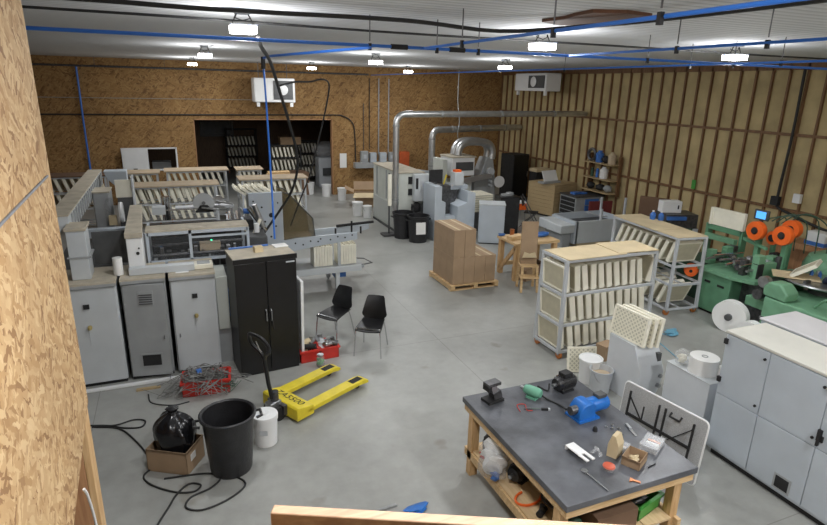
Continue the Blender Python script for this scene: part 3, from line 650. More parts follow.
m_ = Matrix.Translation((.66,10.4,2.06)) @ Matrix.Rotation(R(90),4,'X'); B(MB().lathe([(.02,-.03),(.075,-.03),(.075,.03),(.02,.03)],20,m_), 'roller', STEEL)
for i in range(6): B(MB().bar((.78+.05*i,10.3,1.3),(.78+.04*i,10.4,1.80+.05*(i%3)),.03), 'upright_rod', (STEEL,CHROME,DARKST)[i%3])
B(MB().box(.72,10.5,1.0,1.2,10.9,1.55), 'gear_case', BLACKM, bevel=.02); B(MB().box(1.0,10.15,.9,1.2,10.5,1.72), 'drive_housing', BLACKM, bevel=.02); B(MB().box(1.02,9.3,.5,1.2,9.9,1.42), 'drive_housing', DARKST, bevel=.02); B(MB().box(1.0,9.6,.9,1.35,10.2,1.55), 'valve_block', DGREY, bevel=.02)
B(MB().cyl((1.12,10.1,1.95),(1.4,10.2,1.5),.04), 'press_arm', CHROME); B(MB().cyl((1.2,10.0,2.02),(1.34,9.98,1.62),.045), 'press_arm', STEEL)
B(MB().cyl((1.2,9.8,1.58),(1.2,9.8,1.73),.045), 'oil_cup', WHITE); B(MB().cyl((.98,9.75,1.55),(.98,9.75,1.72),.06), 'oil_cup', CHROME); B(MB().cyl((1.15,9.9,1.5),(1.28,9.9,1.78),.03), 'oil_cup', CREAM)
B(MB().cyl((1.05,10.3,1.85),(1.15,10.3,1.85),.05), 'solenoid', BLUEDK)
B(MB().box(1.05,9.0,.4,1.3,9.5,1.4), 'end_cover', BGREY)

# feeder with grey plate and smoked guard
fd = thing('tray_feeder', 'grey plated tray feeder with brown smoked guard behind the wardrobe', 'machine', (1.9,10.9,0))
def Fd(mb, name, m, **k):
    o = mb.build(name, m, fd, **k); o.location = (-1.9,-10.9,0); return o
Fd(MB().box(1.22,10.9,.75,1.84,10.98,2.05), 'side_plate', BGREY, bevel=.004)
for x,z,r_ in ((1.62,1.62,.045),(1.45,1.78,.018),(1.5,1.5,.018),(1.7,1.4,.018),(1.4,1.3,.018),(1.6,1.2,.02),(1.75,1.85,.015),(1.3,1.9,.015)): Fd(MB().cyl((x,10.905,z),(x,10.892,z),r_), 'bolt_hole', BLACKM)
Fd(MB().box(1.25,10.98,.2,1.80,11.6,1.95), 'magazine', GREY)
Fd(MB().box(1.2,10.6,.15,1.9,11.5,.75), 'base', DGREY)
Fd(MB().prism([(1.84,2.05),(1.98,2.0),(2.42,1.5),(2.46,1.08),(1.84,1.02)],'y',10.93,10.945), 'smoked_guard', TINT)
Fd(MB().prism([(1.84,2.05),(1.98,2.0),(2.42,1.5),(2.46,1.08),(1.84,1.02)],'y',11.55,11.565), 'smoked_guard', TINT)
ge = MB()
for y in (10.93,11.56):
    ge.bar((1.98,y,2.0),(2.42,y,1.5),.02,.02); ge.bar((2.42,y,1.5),(2.46,y,1.08),.02,.02); ge.bar((1.84,y,2.05),(1.98,y,2.0),.02,.02)
Fd(ge, 'guard_edge', DGREY)
Fd(MB().box(1.84,11.0,1.02,2.44,11.54,1.1), 'guard_floor', CARDLT)
for i in range(5):
    o = copy_tree(TRAY[(.54,.38,.075)]); o.matrix_world = Matrix.Translation((1.20+.12*i,11.3,2.0)) @ Matrix.Rotation(R(-58),4,'Y') @ Matrix.Rotation(0,4,'Z')
    o.scale = (.6,.9,.62)
    tag(o, 'cream tray leaning in the feeder magazine, %s along its row' % ORD[i], 'tray', 'trays in the feeder')
# delivery table
dt = thing('delivery_table', 'grey delivery conveyor table with drilled side plate behind the chairs', 'conveyor', (2.7,11.2,0))
def Dt(mb, name, m, **k):
    o = mb.build(name, m, dt, **k); o.location = (-2.7,-11.2,0); return o
Dt(MB().box(1.92,10.75,.44,3.42,11.6,.50), 'table_top', GREY, bevel=.004); Dt(MB().box(1.92,10.70,.40,3.35,10.75,.52), 'side_rail', LGREY)
Dt(MB().prism([(1.78,1.10),(1.94,.87),(2.46,.94),(3.31,1.02),(3.31,1.17),(2.07,1.14)],'y',10.86,10.90), 'side_plate', BGREY, bevel=.004)
Dt(MB().prism([(1.78,.98),(2.0,.74),(2.6,.80),(3.42,.90),(3.85,1.0),(3.85,1.1),(2.2,1.05)],'y',11.75,11.8), 'side_plate', BGREY)
for x,z in ((2.05,1.04),(2.2,1.0),(2.35,1.06),(2.5,1.04),(2.55,1.09),(2.75,1.06),(2.9,1.11),(3.05,1.08),(3.2,1.12)): Dt(MB().cyl((x,10.862,z),(x,10.85,z),.016), 'bolt_hole', BLACKM)
for x,y in ((2.86,10.78),(2.0,10.8),(2.86,11.55),(2.0,11.55)): Dt(MB().box(x-.04,y-.04,.05,x+.04,y+.04,.44).box(x-.015,y-.015,0,x+.015,y+.015,.06), 'leg', LGREY)
Dt(MB().tube([(3.3,10.75,.50),(3.62,10.85,.50),(3.55,11.2,.50),(3.3,11.3,.5)], .012), 'end_loop', DGREY)
Dt(MB().box(2.86,11.0,.2,3.1,11.25,.36), 'drive_motor', BLUEDK); Dt(MB().bar((3.1,11.7,1.12),(3.95,11.75,1.15),.05), 'guide_rod', BLACKM)
for x in (3.0,3.55,3.35): Dt(MB().cyl((x,11.4,1.0),(x,11.4,1.28 if x==3.35 else 1.15),.02), 'guide_post', BLACKM)
Dt(MB().box(2.90,10.86,.50,2.955,10.9,.98), 'stop_post', LGREY)
for i,x in enumerate((2.42,2.92)):
    t = thing('tray_bundle', 'bundle of cream trays standing on the delivery table, %s' % ('beside the grey plate','at the open end'), 'trays') if False else thing('tray_bundle', ('bundle of cream trays on the delivery table nearer the smoked guard','bundle of cream trays at the open end of the delivery table')[i], 'trays', (x+.19,11.08,.502), 0, 'tray bundles')
    for k in range(7): MB().box(-.19+k*.055,-.17,0,-.19+k*.055+.048,.17,.40+.01*(k%2)).build('tray', CREAM, t)
    k_ = MB()
    for k in range(7): k_.box(-.18+k*.055,-.14,.40,-.18+k*.055+.03,.10,.425)
    k_.build('tray_rim', CREAMD, t)

# ------------------------------------------------------------------ black wardrobe and what is round it
wd = thing('metal_wardrobe', 'black two door metal wardrobe behind the yellow pallet jack', 'cabinet', (1.005,7.98,0), 6)
MB().box(-.42,-.27,0,.42,.27,1.72).build('body', BLACK, wd, bevel=.006)
MB().box(-.43,-.28,1.72,.43,.28,1.745).build('top', DUSTY, wd)
MB().box(-.44,-.295,1.68,.44,-.27,1.745).build('top_edge', BLACK, wd)
for s in (-1,1):
    d = MB().box(s*.215-.21,-.295,.05,s*.215+.21,-.272,1.675).build('door', BLACK, wd, bevel=.004)
    MB().tube([(s*.035,-.295,.80),(s*.035,-.325,.82),(s*.035,-.325,.96),(s*.035,-.295,.98)], .010, 8).build('handle', CHROME, d)
    if s > 0: MB().tube([(.05,-.31,.80),(.055,-.315,.68)], .012, 6).build('key_fob', BLACKM, d)
MB().box(.28,-.299,1.63,.40,-.293,1.65).build('name_plate', WMET, wd)
def put(name, label, cat, mb, m, loc, rz=0, **k):
    o = mb.build(name, m, None, **k); move(o, loc, rz); return tag(o, label, cat)
put('wood_block','small pine block on top of the black wardrobe','block',MB().box(-.06,-.05,0,.06,.05,.08),CARDTOP,(.98,7.98,1.747),10)
put('paper_sheet','white folded paper on top of the black wardrobe','paper',MB().box(-.1,-.09,0,.1,.09,.012),PAPER,(1.32,8.2,1.747),10)
put('blue_strip','thin blue strip along the back of the wardrobe top','strip',MB().box(-.28,-.015,0,.28,.015,.02),BLUEDK,(.88,8.24,1.747),6)
lb = MB().box(-.02,-.32,0,.02,.32,1.28).build('leaning_board', WHITE); lb.location = (1.50,8.17,0); lb.rotation_euler = (0,R(1),R(6)); tag(lb,'white board leaning against the side of the black wardrobe','board')

# ------------------------------------------------------------------ chairs
def make_chair():
    t = thing('stacking_chair', '', 'chair')
    s_ = MB(); nx, ny = 8, 8; th = .014
    def shell(f, nu, nv, m, name):
        bm_ = MB(); g = [[f(i/nu, j/nv) for j in range(nv+1)] for i in range(nu+1)]
        V = [[(bm_.bm.verts.new(p), bm_.bm.verts.new(Vector(p)+Vector(q))) for p, q in r_] for r_ in g]
        for i in range(nu):
            for j in range(nv):
                bm_.bm.faces.new([V[i][j][0],V[i+1][j][0],V[i+1][j+1][0],V[i][j+1][0]]); bm_.bm.faces.new([V[i][j][1],V[i][j+1][1],V[i+1][j+1][1],V[i+1][j][1]])
        for i in range(nu):
            for j in (0,nv): bm_.bm.faces.new([V[i][j][0],V[i+1][j][0],V[i+1][j][1],V[i][j][1]])
        for j in range(nv):
            for i in (0,nu): bm_.bm.faces.new([V[i][j][0],V[i][j+1][0],V[i][j+1][1],V[i][j][1]])
        return bm_.build(name, m, t)
    def seat(u, v):
        w_ = (.215-.045*v)*(1-.06*(1-v)**6); x = (u*2-1)*w_; y = -.22+.43*v
        z = .455-.018*(1-(u*2-1)**2)-(.03*(1-v)**4)+.02*v*v
        return (x,y,z), (0,0,th)
    def back(u, v):
        w_ = (.135+.07*min(1,v/.2)) if v < .2 else .205-.068*((v-.2)/.8)
        k = max(0,(v-.9)/.1); w_ *= (1-.10*k*k)
        x = (u*2-1)*w_; y = .20+.02*v+.10*v*v-.02*(1-(u*2-1)**2)*(-1); z = .465+.36*v
        return (x,y,z), (0,-.012,.004)
    shell(seat, 10, 8, BLACK, 'seat'); shell(back, 10, 12, BLACK, 'backrest')
    for sx in (-1,1):
        MB().tube(smooth_path([(sx*.17,-.17,.445),(sx*.19,-.195,.42),(sx*.215,-.23,.0)],4), .011).build('leg', CHROME, t)
        MB().tube(smooth_path([(sx*.14,.14,.445),(sx*.165,.19,.42),(sx*.20,.29,.0)],4), .011).build('leg', CHROME, t)
        MB().tube([(sx*.16,-.17,.44),(sx*.13,.16,.445)], .010).build('seat_rail', CHROME, t)
    MB().tube([(-.16,-.16,.44),(.16,-.16,.44)], .010).build('front_rail', CHROME, t)
    return t
ch = make_chair(); move(ch, (2.20,8.52,0), -52); tag(ch,'black shell chair on chrome legs nearer the black wardrobe','chair','black shell chairs')
c2_ = copy_tree(ch); move(c2_, (2.61,7.86,0), -33); tag(c2_,'black shell chair on chrome legs standing farther from the black wardrobe','chair','black shell chairs')

# ------------------------------------------------------------------ red bins, pallet jack
def bin_box(w_, d_, h_, t_=.012, lip=.02):
    m_ = MB(); m_.box(-w_/2,-d_/2,0,w_/2,d_/2,t_)
    m_.box(-w_/2,-d_/2,0,-w_/2+t_,d_/2,h_); m_.box(w_/2-t_,-d_/2,0,w_/2,d_/2,h_); m_.box(-w_/2,-d_/2,0,w_/2,-d_/2+t_,h_); m_.box(-w_/2,d_/2-t_,0,w_/2,d_/2,h_)
    m_.box(-w_/2-lip,-d_/2-lip,h_-.03,w_/2+lip,-d_/2,h_); m_.box(-w_/2-lip,d_/2,h_-.03,w_/2+lip,d_/2+lip,h_); m_.box(-w_/2-lip,-d_/2,h_-.03,-w_/2,d_/2,h_); m_.box(w_/2,-d_/2,h_-.03,w_/2+lip,d_/2,h_)
    return m_
for i,(x,y) in enumerate(((1.62,7.98),(1.93,8.0))):
    o = bin_box(.28,.34,.19).build('parts_bin', RED); move(o,(x,y,0),4); tag(o,('red parts bin touching the leaning white board','red parts bin nearer the chairs')[i],'bin','red parts bins')
put('cordless_tool','dark orange handled tool in the red bin by the wardrobe','tool',MB().cyl((-.1,0,.05),(.08,.02,.08),.045).box(-.03,-.03,-.08,.03,.03,.05),CARDTOP,(1.6,8.0,.17),20)
put('cordless_tool','black tool lying in the red bin by the wardrobe','tool',MB().cyl((-.1,0,0),(.1,0,.03),.04).box(-.02,-.02,-.1,.03,.02,0),BLACKM,(1.64,7.9,.2),-30)
put('wire_spool','grey wire spool in the red bin nearer the chairs','spool',MB().lathe([(.07,-.04),(.07,-.03),(.04,-.03),(.04,.03),(.07,.03),(.07,.04)],18,Matrix.Rotation(R(70),4,'X')),CABLEG,(2.0,8.03,.21),20)
put('rag','bundled grey cloth in the red bin nearer the chairs','cloth',MB().blob((0,0,0),(.1,.09,.06),8,.3),WMET,(1.88,7.98,.19),0)
put('blue_connector','small blue connector lying on the edge of the red bin','connector',MB().box(-.03,-.02,0,.03,.02,.05),BLUEDK,(2.03,7.92,.19),0)
for i_,(x,y,m_,r_,lab) in enumerate(((1.53,8.06,DARKST,.055,'dark round fitting heaped at the back of the red bin by the wardrobe'),(1.70,8.06,STEEL,.05,'steel elbow fitting at the back corner of the red bin by the wardrobe'),(1.85,8.09,STEEL,.06,'steel fitting at the back of the red bin nearer the chairs'),(2.02,7.93,DARKST,.05,'dark fitting at the front corner of the red bin nearer the chairs'),(1.92,7.90,CHROME,.045,'bright fitting at the front of the red bin nearer the chairs'))):
    put('pipe_fitting',lab,'fitting',MB().cyl((-.07,0,0),(.07,.01,.02),r_,n=14).cyl((.0,0,0),(.02,.0,.10),r_*.7,n=12),m_,(x,y,.20),i_*50)
jr = thing('glass_jar','clear jar with wire scraps on the floor before the red bins','jar',(1.74,7.62,0)); MB().lathe([(.05,0),(.06,.02),(.06,.14),(.045,.17),(.045,.19)],20).build('body', CLEAR, jr); MB().blob((0,0,.08),(.045,.045,.06),4,.3).build('wire_scraps', GREENBIN, jr); MB().lathe([(.047,.185),(.05,.19),(.05,.2),(.001,.202)],18).build('lid', STEEL, jr)

pj = thing('pallet_jack','yellow hand pallet jack in front of the black wardrobe','pallet jack',(1.03,6.56,0),29)
# local x runs along the forks, y across; forks 0.18..1.33
def P_(mb, name, m, par=pj, **k): return mb.build(name, m, par, **k)
for s in (-1,1):
    f = MB()
    prof = [(.0,.05),(.95,.05),(1.08,.03),(1.12,.035),(1.11,.07),(1.05,.10),(.95,.112),(0,.112)]
    f.prism(prof,'y',s*.275-.08,s*.275+.08); k_ = P_(f,'fork',YELLOW,bevel=.008)
    k_.location = (.06,0,.03)
    w_ = MB().cyl((.92,s*.275-.05,.04),(.92,s*.275+.05,.04),.04).build('fork_roller', BLACKM, k_)
    MB().box(.83,s*.275-.05,.111,1.02,s*.275+.05,.114).build('fork_opening', BLACKM, k_)
P_(MB().prism([(-.10,.04),(.17,.04),(.17,.165),(-.08,.215),(-.10,.19)],'y',-.355,.33),'crosshead',YELLOW,bevel=.01)
P_(MB().prism([(-.08,.20),(-.15,.20),(-.15,.08),(-.08,.06)],'y',-.16,.16),'pump_housing',DARKST)
P_(MB().cyl((-.16,0,.06),(-.16,0,.36),.05),'pump_cylinder',DARKST)
P_(MB().cyl((-.17,-.12,.09),(-.17,-.05,.09),.09).cyl((-.17,.05,.09),(-.17,.12,.09),.09),'steer_wheel',RUBBER)
P_(MB().box(-.27,-.06,.17,-.10,.06,.24),'fork_bracket',STEEL,bevel=.01)
hd = P_(MB().tube([(-.20,0,.28),(-.24,0,.50),(-.28,0,.86)],.026),'drawbar',BLACK)
MB().tube(smooth_path([(-.28,0,.84),(-.29,-.05,.92),(-.32,-.16,1.0),(-.35,-.17,1.10),(-.38,-.10,1.18),(-.38,.10,1.18),(-.35,.17,1.10),(-.32,.16,1.0),(-.29,.05,.92),(-.28,0,.84)],5),.023).build('handle_loop', BLACK, hd)
MB().tube([(-.29,.03,.9),(-.34,.06,1.08)],.008).build('release_lever', CHROME, hd)
tx = bpy.data.curves.new('lettering','FONT'); tx.body = 'ZA5500'; tx.size = .155; tx.extrude = .001; tx.align_x = 'CENTER'; tx.align_y = 'CENTER'
to0 = bpy.data.objects.new('lettering', tx); COL.objects.link(to0); dg_ = bpy.context.evaluated_depsgraph_get(); tme = bpy.data.meshes.new_from_object(to0.evaluated_get(dg_)); bpy.data.objects.remove(to0)
to = bpy.data.objects.new('lettering', tme); COL.objects.link(to); tme.materials.clear(); tme.materials.append(BLACKM); to.parent = pj
sl = math.atan2(.05,.25)
to.matrix_local = Matrix.Translation((.055,-.02,.1905)) @ Matrix(((0,math.cos(sl),math.sin(sl),0),(-1,0,0,0),(0,-math.sin(sl),math.cos(sl),0),(0,0,0,1)))

# ------------------------------------------------------------------ floor left: crate of wire, carton, bag, bin, bucket, cables
cr_ = bin_box(.60,.34,.21).build('plastic_crate', RED); move(cr_,(.14,7.50,0),-6); tag(cr_,'red plastic crate overflowing with wire on the floor','crate')
rnd = random.Random(11); tg = MB()
for k in range(48):
    c = Vector((rnd.uniform(-.2,.2), rnd.uniform(-.12,.12), .18)); pts = []
    for q in range(7):
        sp = .34 if k > 6 else .55
        p = c+Vector((rnd.gauss(0,sp*.45), rnd.gauss(0,sp*.28), rnd.uniform(-.02,.16)))
        if abs(p.x) > .28 or abs(p.y) > .17: p.z = max(.01, p.z-.18+rnd.uniform(0,.1))
        pts.append(p)
    tg.tube(smooth_path(pts,5), rnd.choice((.004,.004,.006)), 5)
o = tg.build('wire_tangle', mat('dull_wire',(.20,.20,.19),.5,0,.5,6)); move(o,(.10,7.45,0),-4); tag(o,'tangle of grey wire spilling out of the red crate','wire',kind='stuff')
tg = MB()
for k in range(8):
    c = Vector((.28,-.02,.1)); pts = []
    for q in range(6):
        p = c+Vector((rnd.gauss(0,.1), rnd.gauss(0,.09), rnd.uniform(-.08,.1))); p.z = max(.008, p.z)
        pts.append(p)
    tg.tube(smooth_path(pts,5), .004, 5)
o = tg.build('wire_tangle', DKGREEN); move(o,(.12,7.40,0),-4); tag(o,'dark green wire hanging over the end of the red crate','wire',kind='stuff')
put('blue_connector','small blue connector on the wire in the red crate','connector',MB().box(-.03,-.02,0,.03,.02,.05),BLUEDK,(.05,7.42,.3),20)
cb_ = thing('open_carton','open brown carton holding a full black bin bag','carton',(-.27,5.93,0),-31)
m_ = bin_box(.46,.36,.27,.008,0); m_.build('body', CARD, cb_)
MB().box(.231,-.10,.12,.233,.0,.2).build('sticker', PAPER, cb_)
bg = thing('bin_bag','full black bin bag tied at the top in the brown carton','bag',(-.26,5.95,.0),-31)
sk = MB(); rings = []; n_ = 60; rnd = random.Random(4); ph = [rnd.uniform(0,6.28) for _ in range(9)]
prof = [(.12,.015),(.155,.05),(.165,.12),(.17,.20),(.19,.27),(.205,.33),(.20,.39),(.17,.45),(.115,.50),(.055,.535),(.03,.55),(.05,.575),(.075,.595)]
for q,(r_,z_) in enumerate(prof):
    ring = []
    for k in range(n_):
        a = 2*math.pi*k/n_; t_ = z_/.55
        f_ = 1+.05*math.sin(2*a+ph[0]+3*t_)+.045*math.sin(5*a+ph[1]+7*t_)*(1 if z_ > .2 else .3)+(.02+.14*max(0,t_-.62))*math.sin(11*a+ph[2]+2*t_)+.03*math.sin(8*a+ph[3]-9*t_)
        if z_ < .27: f_ = min(f_, 1.0)
        x = r_*f_*math.cos(a)*1.06; y = r_*f_*math.sin(a)*.88
        ring.append(sk.bm.verts.new((x, y, z_+.018*math.sin(3*a+ph[4])*(1 if .27 < z_ < .53 else 0))))
    rings.append(ring)
for a_, b_ in zip(rings, rings[1:]):
    for k in range(n_): sk.bm.faces.new((a_[k], a_[(k+1)%n_], b_[(k+1)%n_], b_[k]))
sk.bm.faces.new(rings[0][::-1]); sk.bm.faces.new(rings[-1])
so = sk.build('sack', BAGM, bg); bg.scale = (1.12,1.12,1.14); so.modifiers.new('smooth','SUBSURF').levels = 1; so.modifiers['smooth'].render_levels = 1
MB().tube([(.036*math.cos(k*.5236),.032*math.sin(k*.5236),.55) for k in range(12)],.009,6,closed=True).build('tie', BLACKM, bg)
tb = thing('trash_can','large round black trash can beside the brown carton','trash can',(.28,5.64,0))
MB().lathe([(.0,0),(.21,0),(.22,.03),(.262,.60),(.266,.64),(.29,.65),(.295,.675),(.278,.685),(.258,.67),(.248,.60),(.195,.05),(.001,.045)],36).build('body', BLACKPL, tb)
for s in (-1,1): MB().tube([(s*.285,-.07,.60),(s*.34,-.06,.61),(s*.34,.06,.61),(s*.285,.07,.60)],.016).build('handle', BLACKPL, tb)
bk = thing('lidded_bucket','white lidded bucket standing behind the black trash can','bucket',(.70,5.99,0)); MB().lathe([(.001,0),(.128,0),(.14,.32),(.14,.34)],30).build('body', WHITE, bk)
MB().lathe([(.147,.31),(.15,.36),(.145,.375),(.06,.38),(.05,.40),(.02,.40),(.001,.395)],30).build('lid', WHITE, bk); MB().cbox((-.04,-.134,.2),(.09,.006,.06),(0,0,-.29)).build('label', WMET, bk)
def fl(pts, r=.010): return MB().tube(smooth_path([(x,y,r) for x,y in pts],8), r)
tag(fl([(-1.35,7.08),(-1.05,6.98),(-.85,6.85),(-.66,6.8),(-.62,6.93),(-.75,7.0),(-.95,6.95),(-1.2,7.02)]).build('floor_cable', RUBBER),'black cable making a narrow loop by the partition foot','cable')
tag(fl([(-1.2,7.0),(-.9,6.85),(-.7,6.5),(-.58,6.2),(-.52,6.0)]).build('floor_cable', RUBBER),'black cable running to the brown carton','cable')
tag(fl([(-.50,5.93),(-.60,5.80),(-.52,5.62),(-.30,5.42),(-.12,5.36),(-.05,5.44),(-.16,5.5),(-.28,5.38),(-.36,5.2),(-.45,5.0),(-.52,4.8)],.010).build('floor_cable', RUBBER),'black cable looping in front of the brown carton','cable')
tag(fl([(-.4,5.68),(.0,5.62),(.15,5.5),(.05,5.36),(-.15,5.28),(-.2,5.14),(-.05,5.05),(.2,5.12),(.38,5.28),(.30,5.45),(.1,5.58)],.010).build('floor_cable', RUBBER),'black cable looping around below the black trash can','cable')
tag(fl([(-.6,7.6),(-.55,7.35),(-.3,7.2),(-.1,7.22)],.008).build('floor_cable', RUBBER),'thin dark cable curving in front of the red crate','cable')
put('clear_tarp','scrap of blue plastic on the floor beyond the guard rail','scrap',MB().blob((0,0,.02),(.12,.07,.03),4,.3),BLUE,(1.90,4.30,0),20)
put('tool_bar','grey bar lying by the blue scrap','bar',MB().bar((-.15,0,.012),(.12,.02,.012),.03,.02),STEEL,(1.62,4.42,0),0)

# ------------------------------------------------------------------ workbench
bn = thing('workbench','large black topped timber workbench','workbench',(3.31,3.88,0))
BX, BY = .70, .90
MB().box(-BX,-BY,.81,BX,BY,.87).build('bench_top', BENCHTOP, bn, bevel=.005)
ap = MB(); ap.box(-BX+.02,-BY+.02,.73,BX-.02,-BY+.06,.81); ap.box(-BX+.02,BY-.06,.73,BX-.02,BY-.02,.81); ap.box(-BX+.02,-BY+.06,.73,-BX+.06,BY-.06,.81); ap.box(BX-.06,-BY+.06,.73,BX-.02,BY-.06,.81)
ap.build('apron', PINE, bn)
for sx in (-1,1):
    for sy in (-1,1): MB().box(sx*(BX-.075)-.045,sy*(BY-.15)-.045,0,sx*(BX-.075)+.045,sy*(BY-.15)+.045,.81).build('leg', PINEZ, bn, bevel=.004)
for sx in (-1,1): MB().box(sx*(BX-.05)-.02,-BY+.05,.20,sx*(BX-.05)+.02,BY-.05,.29).build('lower_rail', PINE, bn)
sh = MB(); 
for k in range(4): sh.box(-BX+.05+k*.31,-BY+.08,.29,-BX+.05+k*.31+.295,BY-.08,.31)
sh.build('shelf_board', PLY, bn)
ZT = .871
vs_ = thing('bench_vise','small black and grey clamp vise at the far left bench corner','vise',(2.87,4.60,ZT),10)
MB().box(-.10,-.07,0,.10,.07,.03).build('base', BLACKM, vs_); MB().cbox((.03,0,.07),(.10,.10,.09),(0,-.3,0)).build('body', DARKST, vs_); MB().cbox((-.01,0,.15),(.07,.08,.09),(0,-.35,0)).build('neck', STEEL, vs_); MB().box(-.10,-.05,.19,.06,.05,.225).build('jaw', DARKST, vs_); MB().box(-.10,-.05,.14,-.06,.05,.20).build('jaw_plate', BLACKM, vs_)
def motor(name, label, loc, rz, m, L_, r_, fins=True, cap=BLACKM, box=True):
    t = thing(name, label, 'motor', loc, rz)
    bd = MB().lathe([(.001,-L_/2),(r_*.8,-L_/2),(r_*.95,-L_/2+.03),(r_,-L_/2+.035),(r_,L_/2-.035),(r_*.95,L_/2-.03),(r_*.7,L_/2),(.001,L_/2)],28,Matrix.Translation((0,0,r_+.02)) @ Matrix.Rotation(R(90),4,'Y')).build('casing', m, t)
    if fins:
        f = MB()
        for k in range(14):
            a = k*2*math.pi/14; f.cbox((0, math.cos(a)*r_*1.03, r_+.02+math.sin(a)*r_*1.03),(L_*.62,.006,.016),(a-math.pi/2,0,0))
        f.build('cooling_fins', m, t)
    MB().cyl((-L_/2-.05,0,r_+.02),(-L_/2,0,r_+.02),.02).build('shaft', STEEL, t)
    if box: MB().box(-.06,-.05,2*r_+.01,.06,.05,2*r_+.06).build('terminal_box', cap, t, bevel=.006)
    MB().box(-L_*.3,-r_*.85,0,L_*.3,r_*.85,.022).build('foot', m, t)
    return t
motor('electric_motor','black finned electric motor at the far edge of the bench',(3.72,4.52,ZT),10,BLACKPL,.27,.08)
motor('electric_motor','small mint green motor on the bench beside its black cable',(3.30,4.50,ZT),-62,GREENMOT,.19,.055,False,box=False)
bm_ = thing('gear_motor','bright blue gear motor in the middle of the bench','motor',(3.62,4.02,ZT),4)
MB().lathe([(.001,-.03),(.07,-.03),(.078,0),(.078,.20),(.07,.22),(.001,.22)],26,Matrix.Translation((.02,0,.105)) @ Matrix.Rotation(R(90),4,'Y')).build('casing', BLUE, bm_)
MB().prism([(-.16,0),(.04,0),(.04,.05),(.03,.16),(-.02,.185),(-.10,.18),(-.15,.12),(-.17,.04)],'y',-.09,.09).build('gear_housing', BLUE, bm_, bevel=.015)
MB().box(-.18,-.11,0,.08,.11,.02).build('foot', BLUE, bm_); MB().box(.10,-.045,.175,.21,.045,.215).build('terminal_box', DGREY, bm_, bevel=.006)
MB().cyl((-.22,0,.10),(-.14,0,.10),.045).build('shaft_collar', DARKST, bm_)
tag(MB().tube(smooth_path([(3.36,4.49,ZT+.05),(3.42,4.40,ZT+.012),(3.47,4.26,ZT+.012),(3.43,4.10,ZT+.06)],6),.010).build('motor_lead', RUBBER),'black lead between the green motor and the blue gear motor','cable')
tag(MB().tube(smooth_path([(3.58,4.6,ZT+.06),(3.53,4.55,ZT+.012),(3.5,4.62,ZT+.012),(3.48,4.67,ZT+.012)],6),.009).build('motor_lead', RUBBER),'short black lead beside the black finned motor','cable')
cal = thing('caliper','steel probe with black grip lying on the bench','tool',(3.20,4.28,ZT),-24); MB().box(-.13,-.008,0,.05,.008,.014).build('shaft', CHROME, cal); MB().box(.05,-.012,0,.12,.012,.02).build('grip', BLACKM, cal); MB().box(.12,-.014,0,.14,.014,.02).build('tip', WMET, cal)
tag(MB().tube(smooth_path([(3.02,4.30,ZT+.006),(3.06,4.42,ZT+.006),(3.14,4.40,ZT+.006),(3.10,4.30,ZT+.006),(3.15,4.27,ZT+.006)],6),.004,6).build('red_wire', RED),'thin red wire coiled on the bench by the steel probe','wire')
put('rubber_knob','small black knob on the bench before the blue motor','knob',MB().lathe([(.001,0),(.025,0),(.022,.03),(.012,.045),(.001,.045)],16),BLACKM,(3.52,3.76,ZT))
rnd = random.Random(5)
for i,(x,y) in enumerate(((3.66,3.77),(3.70,3.73),(3.74,3.77),(3.76,3.70),(3.69,3.66),(3.72,3.62))):
    put('steel_nut','small steel nut scattered on the bench, %s from the black knob'%ORD[i],'nut',MB().lathe([(.006,0),(.016,0),(.016,.012),(.006,.012)],6),CHROME,(x,y,ZT),rnd.uniform(0,60))['group'] = 'steel nuts on the bench'
sc2 = thing('scraper','steel scraper with dark handle beside the clear boxes','tool',(3.85,3.62,ZT),75); MB().prism([(-.08,-.012),(.03,-.018),(.03,.018),(-.08,.012)],'z',0,.006).build('blade', CHROME, sc2); MB().box(.03,-.012,0,.12,.012,.018).build('handle', STEEL, sc2)
put('forked_plate','white forked plate lying near the bench edge','plate',MB().prism([(-.13,-.05),(.05,-.05),(.14,-.05),(.14,-.018),(.04,-.018),(.04,.018),(.14,.018),(.14,.05),(-.13,.05)],'z',.03,.04).prism([(-.13,-.05),(-.11,-.05),(-.11,.05),(-.13,.05)],'z',0,.03),WHITE,(3.13,3.50,ZT),-84)
for i,(x,y) in enumerate(((3.27,3.48),(3.30,3.42),(3.33,3.5))): put('plastic_scrap','tiny crumpled clear scrap on the bench, %s from the forked plate'%ORD[i],'scrap',MB().blob((0,0,.012),(.03,.016,.014),i+2,.4),CLEAR,(x,y,ZT),i*40)
pb_ = thing('paper_bag','brown paper bag slumped on the bench','bag',(3.44,3.40,ZT),28)
bgm = MB(); vs0 = [(-.07,-.045,0),(.07,-.05,0),(.075,.05,0),(-.07,.045,0)]; vs1 = [(-.062,-.05,.12),(.066,-.05,.12),(.06,.05,.125),(-.07,.045,.12)]; vs2 = [(-.068,-.014,.215),(.066,-.018,.20),(.06,.02,.205),(-.07,.016,.222)]
bgm._add(vs0+vs1+vs2,[(3,2,1,0),(8,9,10,11)]+[(a+i,a+(i+1)%4,a+4+(i+1)%4,a+4+i) for a in (0,4) for i in range(4)])
bgm.build('sack', CARDTOP, pb_, smooth=False); MB().box(-.055,-.013,.196,.05,.013,.207).build('folded_top', CARDTOP, pb_)
rd = thing('lidded_dish','small clear dish of red grease in front of the paper bag','dish',(3.24,3.24,ZT)); MB().lathe([(.001,0),(.045,0),(.058,.035),(.054,.035),(.042,.004),(.001,.004)],24).build('dish', CLEAR, rd); MB().lathe([(.001,.03),(.054,.03),(.05,.042),(.001,.046)],24).build('grease', mat('red_grease',(.55,.10,.05),.4), rd)
